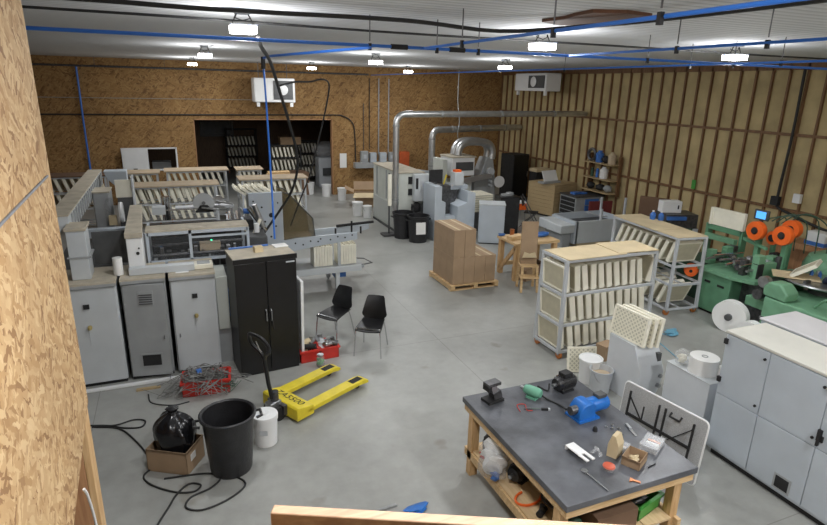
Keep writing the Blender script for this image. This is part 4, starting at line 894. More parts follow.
oc = thing('small_carton','small open brown carton on the bench','carton',(3.52,3.24,ZT),28); bin_box(.20,.16,.085,.005,0).build('body', CARD, oc); MB().blob((0,0,.03),(.06,.04,.03),3,.3).build('contents', CARDTOP, oc)
for i,(x,y,w_,d_,h_,lab) in enumerate(((3.84,3.36,.22,.15,.055,'larger clear lidded box at the bench end'),(3.56,3.42,.10,.08,.045,'smaller clear box behind the paper bag'))):
    t = thing('clear_box',lab,'box',(x,y,ZT),28); bin_box(w_,d_,h_,.004,.004).build('tub', CLEAR, t); MB().box(-w_/2-.006,-d_/2-.006,h_,w_/2+.006,d_/2+.006,h_+.012).build('lid', CLEAR, t); [MB().box(-w_/2+.02+q_*(w_-.04)/4,-d_/2+.02,.006,-w_/2+.02+(q_+.7)*(w_-.04)/4,d_/2-.02,h_*.6).build('parts_inside', (WMET,GREY,PAPER,COPPER)[q_], t) for q_ in range(4)]
spn = thing('spanner','chrome hooked spanner near the front bench edge','tool',(3.03,3.17,ZT),-86); MB().prism([(-.10,-.008),(.16,-.004),(.16,.004),(-.10,.010)],'z',.0,.010).build('handle', CHROME, spn); MB().lathe([(.014,0),(.03,0),(.03,.014),(.014,.014)],18,Matrix.Translation((-.12,0,0))).build('ring', CHROME, spn)
put('copper_piece','small bent copper clip at the bench edge','clip',MB().prism([(-.04,-.03),(-.01,-.01),(.05,-.02),(.05,.0),(.0,.01),(-.03,.03)],'z',0,.008),COPPER,(3.34,3.04,ZT),-40)
put('pen','thin dark pen beside the small carton','pen',MB().cyl((-.05,0,.006),(.05,0,.006),.005,n=8),BLACKM,(3.63,3.14,ZT),10)
# things on the lower shelf
ZS = .312
pbag = thing('plastic_bag','crumpled white and clear plastic bag on the lower bench shelf','bag',(2.68,4.20,ZS)); MB().blob((0,0,.17),(.13,.19,.17),9,.35,3).build('sack', CLEAR, pbag); MB().blob((.0,.0,.17),(.10,.15,.15),6,.35,3).build('white_wrap', WHITE, pbag); MB().blob((-.05,-.13,.06),(.04,.05,.05),4,.2).build('blue_wrap', BLUEDK, pbag); MB().blob((-.06,.10,.15),(.03,.04,.04),4,.2).build('red_wrap', RED, pbag)
motor('electric_motor','dark motor lying under the bench top behind the plastic bag',(2.82,4.46,ZS),60,BLACKPL,.28,.09)
motor('electric_motor','second dark motor in the middle of the lower bench shelf',(2.90,4.02,ZS),20,BLACKPL,.28,.085)
motor('electric_motor','dark gear unit on the lower bench shelf by the front leg',(2.92,3.30,ZS),80,DKGREEN,.26,.08)
put('orange_hose','orange hose ring on the lower bench shelf','hose',MB().tube([(.09*math.cos(a),.14*math.sin(a),.012) for a in [k*math.pi/9 for k in range(13)]],.012),ORANGE,(2.80,3.74,ZS),100)
put('black_fitting','black pipe fitting lying on the lower bench shelf','fitting',MB().cyl((-.06,0,.03),(.06,0,.03),.03).cyl((0,0,.03),(0,0,.1),.025),BLACKM,(2.80,3.52,ZS),30)
gb = bin_box(.36,.26,.14).build('parts_bin', GREENBIN); move(gb,(3.70,3.30,ZS),15); tag(gb,'green parts bin on the lower bench shelf','bin')
put('gearbox_part','dark oily casting lying in the green parts bin','part',MB().blob((0,0,.06),(.12,.07,.05),6,.3).cyl((-.1,.02,.08),(.1,.0,.10),.025),DARKST,(3.70,3.30,ZS+.03),20)
bc = MB().box(-.22,-.16,0,.22,.16,.2).build('carton', BROWNB); move(bc,(3.28,3.25,ZS),0); tag(bc,'brown carton on the lower bench shelf between legs','carton')
put('chain_coil','dark coil of chain on the lower bench shelf','chain',MB().tube([((.08+.004*k)*math.cos(k*.5),(.08+.004*k)*math.sin(k*.5),.015+.001*k) for k in range(26)],.014,6),DARKST,(3.05,3.62,ZS),0)
bd_ = MB().box(-.14,-.7,0,.14,.7,.02).build('loose_board', PLY); bd_.location=(2.46,4.0,.0); bd_.rotation_euler=(0,0,R(2)); tag(bd_,'loose plywood board on the floor along the bench','board') if False else bpy.data.objects.remove(bd_)

# folding table on edge behind the bench
ft = thing('folding_table','white folding table standing on edge behind the workbench','table',(4.72,4.10,0),-81)
# local x along the table, y is thickness, z up
import itertools
pl = []
Lh, Hh, rr = .52, .75, .05
for cx_, cz_, a0 in ((Lh-rr,Hh-rr,0),(-Lh+rr,Hh-rr,90),(-Lh+rr,rr,180),(Lh-rr,rr,270)):
    for k in range(6): a = R(a0+k*18); pl.append((cx_+rr*math.cos(a), cz_+rr*math.sin(a)))
tt = MB().prism(pl,'y',-.012,.012).build('table_top', mat('granite_grey_underside',(.42,.43,.44),.6,0,.25,90), ft); 
MB().tube([(x,0,z) for x,z in pl],.013,8,closed=True).build('edge_rim', WHITE, ft)
def Ft(mb, n): return mb.build(n, BLACKM, ft)
yk = -.055
for x in (-.40,.40): Ft(MB().tube([(x,yk,.06),(x,yk,.68)],.014),'leg')
Ft(MB().tube([(-.02,yk,.05),(-.02,yk,.69)],.013),'leg'); Ft(MB().tube([(.06,yk,.05),(.06,yk,.69)],.013),'leg')
Ft(MB().bar((-.4,yk,.40),(.4,yk,.40),.02,.03),'cross_bar'); Ft(MB().bar((-.4,yk,.62),(-.2,yk,.40),.012),'brace'); Ft(MB().bar((-.2,yk,.4),(-.2,yk,.58),.012),'brace'); Ft(MB().bar((.4,yk,.62),(.15,yk,.36),.012),'brace')
Ft(MB().tube([(.12,-.03,.67),(.12,-.06,.63),(.24,-.06,.63),(.24,-.03,.67)],.012),'carry_handle')
ft.rotation_euler = (R(-6),0,R(-81))

# ------------------------------------------------------------------ right foreground: grey machine line
bb = thing('grey_machine_cabinet','long pale grey machine cabinet at the right edge','machine',(5.80,2.6,0))
def Bb(mb,name,m,par=None,**k):
    o = mb.build(name,m,par or bb,**k)
    if par is None: o.location = (-5.80,-2.6,0)
    return o
x0,x1 = 5.45,6.06
Bb(MB().box(x0+.05,1.0,0,x1,3.98,.07),'plinth',BLACKM)
Bb(MB().box(x0+.015,.95,.07,x1,4.03,1.50),'body',BGREY,bevel=.006)
Bb(MB().box(x0-.005,.94,1.50,x1+.01,4.04,1.53),'lid',mat('creamy_lid',(.62,.61,.55),.5,0,.06,3),bevel=.006)
for a_,b_2 in ((3.51,4.02),(2.90,3.50),(2.29,2.89),(1.68,2.28)):
    d = Bb(MB().box(x0,a_,.78,x0+.02,b_2,1.49),'upper_door',BGREY,bevel=.004)
    if b_2 > 3.6 or b_2 < 3:
        for z in (1.38,.92): Bb(MB().box(x0-.025,b_2-.03,z,x0+.02,b_2+.008,z+.06),'hinge',BLACKM)
    for z in (1.40,.86): MB().cyl((x0,a_+.04,z),(x0-.015,a_+.04,z),.014).build('lock', BLACKM, d)
    Bb(MB().box(x0,a_,.10,x0+.02,b_2,.77),'lower_panel',BGREY,bevel=.004)
v = Bb(MB().box(x0-.006,3.02,.12,x0+.01,3.20,.29),'vent_frame',GREY); MB().box(x0-.008,3.04,.14,x0-.002,3.18,.27).build('vent_opening', BLACKM, v)
Bb(MB().box(x0-.02,2.84,.86,x0,2.90,.92).box(x0-.05,2.86,.82,x0-.02,2.88,.98),'latch',BLACKM)
# hopper with trays
h1 = thing('sheet_metal_hopper','grey sheet metal hopper holding cream lattice trays','hopper',(5.52,5.42,0))
MB().prism([(-.26,.0),(.28,.0),(.28,.80),(-.20,.80),(-.36,.46),(-.32,.2)],'x',-.14,.26).build('body', HOPG, h1, bevel=.006)
MB().prism([(-.20,.80),(.28,.80),(.28,.81),(-.20,.81)],'x',-.14,.26).build('top_edge', LGREY, h1)
MB().box(.18,-.3,.30,.24,-.22,.7).build('hinge_post', DGREY, h1)
for z in (.25,.4): MB().cyl((.21,-.37,z),(.21,-.30,z),.03).build('roller', STEEL, h1)
tr_ = tray_mesh('lattice_tray',.60,.40,.05,CREAM); tr_.data.materials[0] = CREAMMESH; tr_.matrix_world = Matrix.Translation((5.44,5.45,.812)) @ Matrix.Rotation(R(3),4,'Z') @ Matrix.Rotation(R(8),4,'Y'); tag(tr_,'cream lattice tray standing frontmost in the grey hopper','tray','trays in the grey hopper')
for i in (1,2):
    o = copy_tree(tr_); o.matrix_world = Matrix.Translation((5.44+.085*i,5.43-.02*i,.812)) @ Matrix.Rotation(R(3),4,'Z') @ Matrix.Rotation(R(8),4,'Y'); tag(o,('','cream lattice tray in the middle of the grey hopper','cream lattice tray rearmost in the grey hopper')[i],'tray','trays in the grey hopper')
h2 = thing('sheet_metal_hopper','grey sheet metal box carrying a white paper roll beside the machine cabinet','hopper',(5.66,4.45,0))
MB().prism([(-.30,.0),(.34,.0),(.34,.78),(-.30,.78)],'x',-.16,.2).build('body', HOPG, h2, bevel=.006); MB().box(-.165,-.305,.78,.205,.345,.79).build('top', LGREY, h2)
pr2 = thing('paper_roll','white paper roll with grey core on the grey box','paper roll',(5.68,4.42,.792)); MB().lathe([(.035,0),(.165,0),(.165,.20),(.035,.20)],36).build('paper', PAPER, pr2); MB().lathe([(.025,0),(.036,0),(.036,.205),(.025,.205),(.025,0)],20).build('core', GREY, pr2)
o = thing('paper_roll','small white paper roll tucked behind the big one','paper roll',(5.80,4.235,.792)); MB().lathe([(.02,0),(.065,0),(.065,.12),(.02,.12)],24).build('paper', PAPER, o); MB().lathe([(.014,0),(.02,0),(.02,.122),(.014,.122),(.014,0)],14).build('core', GREY, o)
o = thing('clear_bag','clear bag of white tape beside the paper roll on the grey box','bag',(5.60,4.66,.792)); MB().blob((0,0,.10),(.09,.09,.11),4,.12).build('sack', CLEAR, o); MB().blob((0,0,.08),(.05,.05,.06),4,.2).build('tape', CREAM, o)
put('chrome_brackets','pair of white brackets on the floor behind the grey box','bracket',MB().box(-.2,-.03,0,.2,.0,.05).box(-.2,.04,0,.18,.07,.05),WHITE,(6.7,5.65,0),25)
# buckets
b1 = thing('lidded_bucket','white bucket with closed lid before the cream lattice panel','bucket',(5.26,5.88,0)); MB().lathe([(.001,0),(.14,0),(.16,.34)],28).build('body', WHITE, b1); MB().lathe([(.168,.33),(.17,.365),(.15,.37),(.14,.355),(.001,.355)],28).build('lid', WHITE, b1); MB().cbox((-.05,-.148,.16),(.07,.01,.06),(0,0,-.3)).build('label', YELLOW, b1)
b2 = thing('open_bucket','open bucket with brown residue beside the grey hopper','bucket',(5.22,5.60,0)); MB().lathe([(.001,0),(.13,0),(.158,.31),(.165,.315),(.165,.33),(.15,.33),(.125,.02),(.001,.02)],28).build('body', WMET, b2); MB().lathe([(.001,.24),(.142,.24),(.142,.25),(.001,.255)],24).build('residue', CARDLT, b2); MB().tube([(.155*math.cos(a),-.03-.1*abs(math.sin(a)),.30-.16*math.sin(a)) for a in [k*math.pi/10 for k in range(11)]],.004,6).build('handle', STEEL, b2)
pn = tray_mesh('lattice_tray',.44,.38,.03,CREAM); pn.data.materials[0] = CREAMMESH; pn.matrix_world = Matrix.Translation((5.32,6.12,.01)) @ Matrix.Rotation(R(72),4,'Z') @ Matrix.Rotation(R(12),4,'Y'); tag(pn,'cream lattice tray leaning on edge behind the white buckets','tray')
# second machine behind
s2 = thing('grey_machine_cabinet','second pale machine cabinet between the big one and the green machine','machine',(7.84,4.1,0))
MB().box(-.36,-2.2,.05,.36,.95,.97).build('body', BGREY, s2, bevel=.006); MB().box(-.38,-2.22,.97,.38,.97,1.0).build('lid', mat('pinkish_white_lid',(.66,.65,.66),.5,0,.04,3), s2, bevel=.01); MB().box(-.34,-2.2,0,.34,.9,.05).build('plinth', BLACKM, s2); MB().cyl((-.33,.97,.98),(-.33,1.0,.98),.03).build('hinge', DGREY, s2)
put('plastic_strap','pale blue plastic bag lying on the floor before the green machine','bag',MB().blob((0,0,.02),(.16,.1,.03),5,.3),BLUEPALE,(7.75,6.75,0),30)
tag(MB().tube(smooth_path([(7.6,6.75,.01),(7.35,6.9,.01),(7.2,6.4,.01),(7.05,5.9,.01),(7.0,5.4,.01)],6),.008).build('air_hose', BLUEPALE),'thin blue hose on the floor before the green machine','hose')

# ------------------------------------------------------------------ green machine
gm = thing('green_machine','large green book machine with reel posts along the studded wall','machine',(10.0,5.8,0))
def G(mb,name,m,par=None,**k):
    o = mb.build(name,m,par or gm,**k)
    if par is None: o.location = (-10.0,-5.8,0)
    return o
b0 = G(MB().box(9.15,6.88,.05,10.5,7.58,.80),'base_cabinet',GREEN,bevel=.015); MB().box(9.14,7.0,.58,9.15,7.14,.62).build('slot_handle', BLACKM, b0); MB().box(9.14,7.3,.6,9.15,7.42,.64).build('slot_handle', BLACKM, b0)
G(MB().box(9.45,6.5,.05,10.45,6.88,.80),'inner_frame',DARKST); G(MB().box(9.2,6.5,0,10.45,7.5,.05),'plinth',BLACKM)
G(MB().prism([(9.25,6.5),(10.0,6.5),(10.5,7.6),(9.1,7.6),(9.1,6.85)],'z',.80,.86),'table_top',GREENLT)
G(MB().box(9.15,6.08,.45,10.5,6.55,.62),'bridge',GREENLT,bevel=.01); G(MB().box(9.4,6.1,.05,10.4,6.5,.45),'bridge_leg',DARKST)
G(MB().box(8.95,2.5,.05,11.2,6.08,.78),'base_cabinet',GREENLT,bevel=.02); G(MB().box(9.0,2.55,0,11.1,6.0,.05),'plinth',BLACKM)
G(MB().prism([(5.72,.78),(6.12,.80),(6.14,.95),(6.05,1.05),(5.85,1.06),(5.70,.92)],'x',8.95,9.25),'gear_cover',GREENLT,bevel=.03)
G(MB().cyl((9.15,6.22,.98),(9.05,6.22,.98),.10),'pulley',STEEL); G(MB().cyl((9.1,6.25,.75),(9.0,6.25,.75),.09),'pulley',DARKST)
# reel posts with orange reels
for (x,y,z,xo) in ((10.06,7.16,1.59,0),(10.06,6.64,1.62,0)):
    G(MB().bar((x,y,.82),(x,y,z),.09,.09),'reel_post',GREEN,bevel=.01)
    m_ = Matrix.Translation((x-.12,y,z)) @ Matrix.Rotation(R(90),4,'Y') 
    G(MB().lathe([(.075,-.06),(.17,-.06),(.175,-.05),(.175,.05),(.17,.06),(.075,.06)],32,m_),'thread_reel',ORANGE)
    G(MB().lathe([(.001,-.09),(.05,-.09),(.075,-.05),(.075,.1),(.001,.1)],18,m_),'reel_hub',BLACKM)
for (x,y,z,r_) in ((10.5,6.88,1.64,.17),(10.5,7.18,1.40,.13)):
    m_ = Matrix.Translation((x,y,z)) @ Matrix.Rotation(R(90),4,'Y')
    G(MB().lathe([(.07,-.06),(r_,-.06),(r_,.06),(.07,.06)],30,m_),'thread_reel',ORANGE); G(MB().lathe([(.001,-.08),(.07,-.08),(.07,.1),(.001,.1)],16,m_),'reel_hub',BLACKM)
    G(MB().bar((x+.02,y,.86),(x+.02,y,z),.07,.07),'reel_post',GREEN)
# sewing head: green frame with cream panel
for yy in (7.65,8.45): G(MB().box(10.2,yy-.03,.8,10.35,yy+.03,1.44),'frame_upright',GREEN)
G(MB().box(10.2,7.65,1.32,10.3,8.45,1.44),'frame_beam',GREEN,bevel=.008); G(MB().box(10.1,7.7,1.15,10.2,8.4,1.25),'frame_beam',GREENLT)
G(MB().box(9.6,7.55,0,10.6,8.5,.78),'head_base',DKGREEN)
rnd = random.Random(21)
for i in range(16):
    y = 6.6+rnd.random()*1.0; x = 9.35+rnd.random()*.8; s_ = rnd.uniform(.08,.2)
    G(MB().box(x,y,.86,x+s_,y+s_*.8,.86+rnd.uniform(.1,.42)),'mechanism_block',rnd.choice((DARKST,STEEL,GREEN,GREENLT,BLACKM)),bevel=.008)
for i in range(7):
    y = 6.7+i*.14; G(MB().cyl((9.25,y,1.0+.05*(i%3)),(10.0,y,1.02+.06*(i%2)),.025),'spindle',(STEEL,CHROME)[i%2])
for i in range(5): G(MB().blob((9.4+.06*i,7.0+.08*i,.98+.02*i),(.07,.06,.06),i,.2,2),'cam',CHROME if i%2 else DARKST)
G(MB().box(9.45,6.2,.62,9.8,6.5,.92),'gear_case',DARKST,bevel=.03); G(MB().box(9.9,6.3,.62,10.3,6.6,.98),'gear_case',GREEN,bevel=.02); G(MB().box(9.4,6.62,.86,9.9,6.72,1.12),'guide_plate',GREENLT)
G(MB().bar((9.95,6.9,1.3),(10.1,7.5,1.34),.05,.05),'tie_bar',GREEN)
scn = G(MB().box(10.55,7.42,1.66,10.6,7.72,1.86),'control_screen',DGREY,bevel=.008); MB().box(10.54,7.47,1.69,10.55,7.67,1.83).build('display', SCREENM, scn); G(MB().bar((10.58,7.55,.8),(10.58,7.55,1.68),.03,.03),'screen_post',DGREY)
for i in range(5): G(MB().tube(smooth_path([(10.7,6.3+.2*i,1.2),(10.75,6.4+.2*i,1.75+.08*(i%2)),(10.6,6.75+.15*i,1.95-.05*i),(10.5,7.0+.1*i,1.7)],5),.012,6),'thread_guide',DKGREEN)
# turntable
m_ = Matrix.Translation((10.05,5.85,.98))
G(MB().lathe([(.001,0),(.60,0),(.62,.02),(.60,.04),(.001,.04)],48,m_),'turntable',STEEL); G(MB().cyl((10.05,5.85,.78),(10.05,5.85,.98),.2),'turntable_pedestal',DGREY)
m2_ = Matrix.Translation((11.0,6.15,.70)) 
G(MB().lathe([(.62,0),(.62,.35),(.55,.52),(.3,.62),(.001,.60)],36,m2_),'dome_cover',GREENLT)
for i in range(8):
    a = i*.785; G(MB().cbox((10.05+.45*math.cos(a),5.85+.45*math.sin(a),1.04),(.12,.05,.05),(0,0,a)),'gripper',(DARKST,STEEL)[i%2])
G(MB().tube(smooth_path([(9.2,5.4,.8),(9.15,5.2,1.0),(9.3,5.0,.9),(9.4,4.9,.8)],5),.02),'pipe_elbow',GREENLT)
cp = thing('cream_panel','cream ribbed panel standing on top of the green machine frame','panel',(10.2,8.0,1.44)); MB().box(-.02,-.38,0,.02,.38,.32).build('sheet', CREAM, cp); q = MB(); 
q.box(-.05,.34,0,.03,.39,.35); q.box(-.04,-.39,0,.03,-.36,.35); q.box(-.04,-.36,.31,.03,.34,.35); q.build('rim', CREAM, cp)
bx = tray_mesh('slotted_tray',.5,.42,.06,CREAM); bx.matrix_world = Matrix.Translation((9.78,6.22,1.06)) @ Matrix.Rotation(R(-65),4,'Z') @ Matrix.Rotation(R(52),4,'Y'); tag(bx,'cream tray tilted up on the green machine turntable','tray')
o = MB().box(-.35,-.2,0,.35,.2,.025).build('cardboard_sheet', CARDTOP); move(o,(9.75,6.15,1.03),-50); tag(o,'buff board under the tilted cream tray','board')
put('dark_cloth','dark blue cloth bundle on the turntable','cloth',MB().blob((0,0,.04),(.14,.09,.05),7,.3),mat('navy_cloth',(.02,.03,.07),.9),(9.95,5.72,1.022),20)
for i,(x,y) in enumerate(((10.0,6.05),(10.06,5.95))): put('blue_bottle','small blue bottle among the tools on the turntable, %s'%('rear one','front one')[i],'bottle',MB().lathe([(.03,0),(.03,.09),(.012,.11),(.012,.13)],14),BLUEDK,(x,y,1.022),0)
# paper rolls standing on edge
rl = thing('paper_reel','large white paper reel on edge before the green machine','paper reel',(8.80,6.50,0)); m_ = Matrix.Translation((0,0,.285)) @ Matrix.Rotation(R(-90),4,'Y') ; MB().lathe([(.05,-.08),(.285,-.08),(.285,.08),(.05,.08)],44,m_).build('paper', PAPER, rl); MB().lathe([(.001,-.1),(.03,-.1),(.06,-.05),(.06,.13),(.03,.14),(.001,.14)],20,m_).build('hub', DGREY, rl)
rl.rotation_euler = (0,0,R(18))
rl2 = thing('paper_reel','smaller white paper reel behind the large one','paper reel',(8.72,6.02,0),12); m_ = Matrix.Translation((0,0,.19)) @ Matrix.Rotation(R(-90),4,'Y'); MB().lathe([(.05,-.08),(.19,-.08),(.19,.08),(.05,.08)],36,m_).build('paper', PAPER, rl2); MB().lathe([(.001,-.1),(.05,-.1),(.05,.1),(.001,.1)],18,m_).build('hub', DGREY, rl2)
ct = thing('white_container','white and blue container on a shelf by the studded wall','container',(12.3,7.45,1.02)); MB().box(-.15,-.2,0,.15,.2,.3).build('body', WHITE, ct, bevel=.02); MB().box(-.155,-.205,.02,.155,.205,.1).build('band', BLUEDK, ct)
tag(MB().box(12.1,7.1,.9,12.6,8.0,1.018).build('wall_shelf', PINEDK),'brown shelf carrying the white and blue container','shelf')
tag(MB().tube(smooth_path([(12.6,8.72,4.6),(12.6,8.7,3.2),(12.6,8.74,1.9),(12.6,8.72,1.62),(12.58,8.4,1.5),(12.58,7.6,1.32),(12.58,6.6,1.2)],8),.03).build('wall_conduit', RUBBER),'thick black conduit down the studded wall bending towards the green machine','conduit')
put('wall_box','small black junction box on the studded wall conduit','box',MB().box(-.05,-.09,-.1,.05,.09,.1),BLACKM,(12.58,8.76,1.72),0)
put('wall_box','small white outlet box on the studded wall','box',MB().box(-.04,-.08,-.1,.04,.08,.1),WHITE,(12.62,8.3,1.85),0)

# ------------------------------------------------------------------ middle: cartons on a pallet
pa = thing('wooden_pallet','pine pallet under the stacked brown cartons','pallet',(5.60,10.50,0))
for k in range(6): MB().box(-.58,-.57+k*.20,.10,.54,-.57+k*.20+.12,.12).build('deck_board', PINE, pa)
for x in (-.53,0,.49): MB().box(x-.045,-.57,.02,x+.045,.55,.10).build('stringer', PINE, pa)
for k in (0,2): MB().box(-.58,-.55+k*.5,0,.54,-.55+k*.5+.1,.02).build('bottom_board', PINE, pa)
cw, cd, chh = .25, .33, .575; first = None
for lay in (0,1):
    for i in range(4 if lay == 0 else 2):
        for j in range(3):
            if first is None:
                first = MB().box(-cw/2+.003,-cd/2+.003,0,cw/2-.003,cd/2-.003,chh).build('carton', CARD, None, bevel=.004)
                MB().box(-.025,-cd/2+.003,chh,.025,cd/2-.003,chh+.002).build('tape', CARDTOP, first); o = first
            else: o = copy_tree(first)
            move(o,(5.07+cw*(i+.5), 9.98+cd*(j+.5), .122+lay*(chh+.004)), 0)
            tag(o,'brown pallet carton, %s layer, column %s from the left, row %s from front' % (('lower','upper')[lay], ('one','two','three','four')[i], ('one','two','three')[j]),'carton','cartons on the pallet')
# small timber bench
sb = thing('small_workbench','small pine workbench with diagonal brace beside the carton pallet','workbench',(7.15,10.45,0))
MB().box(-.56,-.40,.80,.56,.40,.86).build('bench_top', PINE, sb, bevel=.004)
for sx in (-1,1):
    for sy in (-1,1): MB().box(sx*.48-.05,sy*.32-.05,0,sx*.48+.05,sy*.32+.05,.80).build('leg', PINEZ, sb)
MB().bar((-.51,.28,.12),(-.51,-.30,.74),.04,.09).build('brace', PINEZ, sb); MB().bar((-.48,.34,.2),(.48,.34,.2),.04,.09).build('stretcher', PINE, sb)
put('cardboard_roll','pale wooden block on the small workbench','block',MB().box(-.2,-.08,0,.2,.08,.08),PINE,(6.8,10.42,.862),15)
put('blue_case','blue power tool case on the small workbench','case',MB().blob((0,0,.05),(.2,.12,.06),4,.1),BLUEDK,(7.5,10.45,.862),10)
put('blue_glove','small blue glove at the far corner of the small workbench','glove',MB().blob((0,0,.03),(.08,.05,.035),4,.2),BLUEDK,(6.65,10.75,.862),0)
put('tin_can','copper coloured tin on the small workbench','tin',MB().lathe([(.001,0),(.05,0),(.05,.15),(.001,.15)],18),COPPER,(6.88,10.7,.862),0)
o = bin_box(.4,.35,.3,.008,0).build('open_carton', BROWNB); move(o,(7.3,10.45,0),0); tag(o,'dark brown carton under the small workbench','carton')
o = MB().box(-.12,-.2,0,.12,.2,.25).build('carton', CARD); move(o,(6.9,10.2,0),20); tag(o,'brown carton under the brace of the small workbench','carton')
# wooden step stool with board
ws = thing('step_stool','pine step stool in front of the small workbench','stool',(6.60,9.55,0),-20)
for sx in (-1,1):
    MB().bar((sx*.17,-.20,0),(sx*.15,-.10,.52),.04,.05).build('leg', PINE, ws); MB().bar((sx*.17,.20,0),(sx*.15,.12,1.0),.04,.05).build('back_leg', PINE, ws)
MB().box(-.20,-.20,.30,.20,.0,.33).build('step', PINE, ws); MB().box(-.18,-.12,.52,.18,.16,.55).build('seat', PINE, ws); MB().bar((-.15,.13,.72),(.15,.13,.72),.03,.08).build('back_rail', PINE, ws); MB().prism([(-.15,.70),(.15,.70),(.11,.82),(0,.78),(-.11,.82)],'y',-.02,.0).build('shaped_rail', CARDTOP, ws)
MB().bar((-.15,.12,.97),(.15,.12,.97),.03,.06).build('back_rail', PINE, ws)
o = MB().box(-.17,-.02,0,.17,.02,.88).build('cardboard_sheet', CARD); o.location = (6.62,9.60,.552); o.rotation_euler = (R(-6),0,R(-20)); tag(o,'tall brown cardboard panel propped on the step stool','board')

# ------------------------------------------------------------------ middle machines
tm = thing('tall_press_machine','tall pale green grey press machine behind the sign stand','machine',(6.1,15.9,0))
MB().box(-.38,-1.1,.06,.36,1.1,1.72).build('body', GREENGREY, tm, bevel=.01); MB().box(-.4,-1.1,0,.3,1.1,.06).build('plinth', DGREY, tm); MB().box(-.40,-1.12,1.72,.38,1.12,1.75).build('top', DUSTY, tm)
MB().box(-.40,-1.05,.12,-.38,1.05,.78).build('mesh_panel', mat('perforated_panel',(.46,.48,.46),.5,0,.35,70), tm)
for y in (-.9,-.1,.75): MB().box(-.40,y-.03,.85,-.38,y+.03,1.68).build('panel_seam', GREY, tm)
for z,h_ in ((1.42,.2),(1.1,.18)): MB().box(-.1,-1.12,z,.02,-1.10,z+h_).build('window', BLACKM, tm)
pnl = MB().box(.02,-1.3,.95,.5,-1.1,1.70).build('control_panel', LGREY, tm, bevel=.01); MB().box(.18,-1.31,1.25,.40,-1.30,1.52).build('display', WMET, pnl); MB().box(.05,-1.31,1.3,.12,-1.30,1.6).build('button_strip', BLACKM, pnl)
MB().box(.0,-1.25,.35,.4,-1.1,.85).build('lower_recess', DGREY, tm); MB().blob((.12,-1.2,.75),(.14,.1,.16),3,.1).build('air_filter', BLACKM, tm)
MB().box(.36,-1.1,.2,.75,.6,.9).build('feed_bed', DARKST, tm); MB().box(.4,-.9,.9,.7,.3,1.3).build('feed_head', DARKST, tm, bevel=.03)
for i in range(4): MB().cyl((.45,-1.15+.1*i,.95+.1*i),(.8,-1.15+.1*i,.95+.1*i),.03).build('feed_roller', STEEL, tm)
def duct(label, x, y, z0, zt, xe, ye, r_):
    t = thing('extraction_duct', label, 'duct', (x,y,0)); Lx = xe-x; ly = ye-y
    pts = [(0,0,z0),(0,0,zt-.25)]+[(.25-.25*math.cos(R(a)),(.25-.25*math.cos(R(a)))*ly/Lx,zt-.25+.25*math.sin(R(a))) for a in (15,30,45,60,75,90)]+[(Lx,ly,zt)]
    MB().tube(pts, r_, 16).build('pipe', GALV, t)
    for z in (z0+.5,zt-.3): MB().cyl((0,0,z-.02),(0,0,z+.02),r_*1.12).build('band', GREY, t)
    for k in range(3):
        f = .2+.3*k; MB().cyl((Lx*f,ly*f,zt),(Lx*f+.05,ly*(f+.05/Lx),zt),r_*1.1).build('band', GREY, t)
    return t
duct('long galvanised duct rising beside the tall press and crossing to the studded wall', 5.62, 14.80, .5, 3.31, XR-.1, 15.75, .085)
duct('lower galvanised duct rising behind the dust extractor', 8.32, 18.4, .9, 2.62, XR-.1, 19.6, .11)
ss = thing('sign_stand','yellow wood strip on a black post stand before the tall press','stand',(5.42,14.75,0)); MB().box(-.2,-.16,0,.2,.16,.06).build('base', DARKST, ss, bevel=.01); MB().tube([(0,0,.06),(0,0,1.75)],.025).build('pole', DGREY, ss); MB().box(-.05,-.06,.85,.05,-.02,1.72).build('sign_board', CREAM, ss)
for i,(x,y) in enumerate(((5.72,14.42),(5.95,13.9))):
    t = thing('trash_can',('dark trash can behind the one with a notice','black trash can bearing a white notice')[i],'trash can',(x,y,0),0,'trash cans by the grey press'); MB().lathe([(.001,0),(.24,0),(.29,.66),(.31,.68),(.31,.72),(.28,.72),(.23,.04),(.001,.04)],30).build('body', BLACKPL, t)
    for s in (-1,1): MB().tube([(s*.29,-.07,.6),(s*.34,-.06,.61),(s*.34,.06,.61),(s*.29,.07,.6)],.016).build('handle', BLACKPL, t)
    if i: MB().cbox((-.04,-.285,.42),(.26,.012,.32),(R(-4),0,-.12)).build('notice', PAPER, t)
um = thing('grey_press','blue grey press with two towers and dark throat behind the cartons','machine',(6.98,14.05,0))
MB().prism([(-.62,0),(-.30,0),(-.30,1.06),(-.42,1.1),(-.42,1.5),(-.62,1.5)],'y',-.3,.5).build('tower', BGREY, um, bevel=.01)
MB().prism([(.0,0),(.52,0),(.52,1.30),(.28,1.36),(.28,1.05),(.0,.95)],'y',-.45,.4).build('tower', BGREY, um, bevel=.01)
MB().box(-.32,-.3,.52,.02,.3,.66).build('cross_beam', BGREY, um); MB().prism([(-.32,.66),(.02,.66),(.3,1.42),(-.42,1.48)],'y',.05,.4).build('throat', DARKST, um); MB().box(-.3,.2,0,.0,.4,.52).build('back_plate', DGREY, um)
MB().box(.0,.0,1.34,.5,.4,1.46).build('head_block', BGREY, um); MB().box(.05,-.1,1.46,.32,.2,1.82).build('motor_box', LGREY, um, bevel=.01); MB().box(.08,-.05,1.82,.26,.12,1.88).build('warning_lamp', ORANGE, um)
mn = MB().box(-.66,.0,1.58,-.28,.06,1.90).build('monitor', BLACKM, um); MB().bar((-.47,.05,1.5),(-.47,.05,1.62),.06).build('monitor_stand', DGREY, mn)
MB().bar((-.2,.1,1.48),(-.12,.1,1.75),.03).build('lever', YELLOW, um)
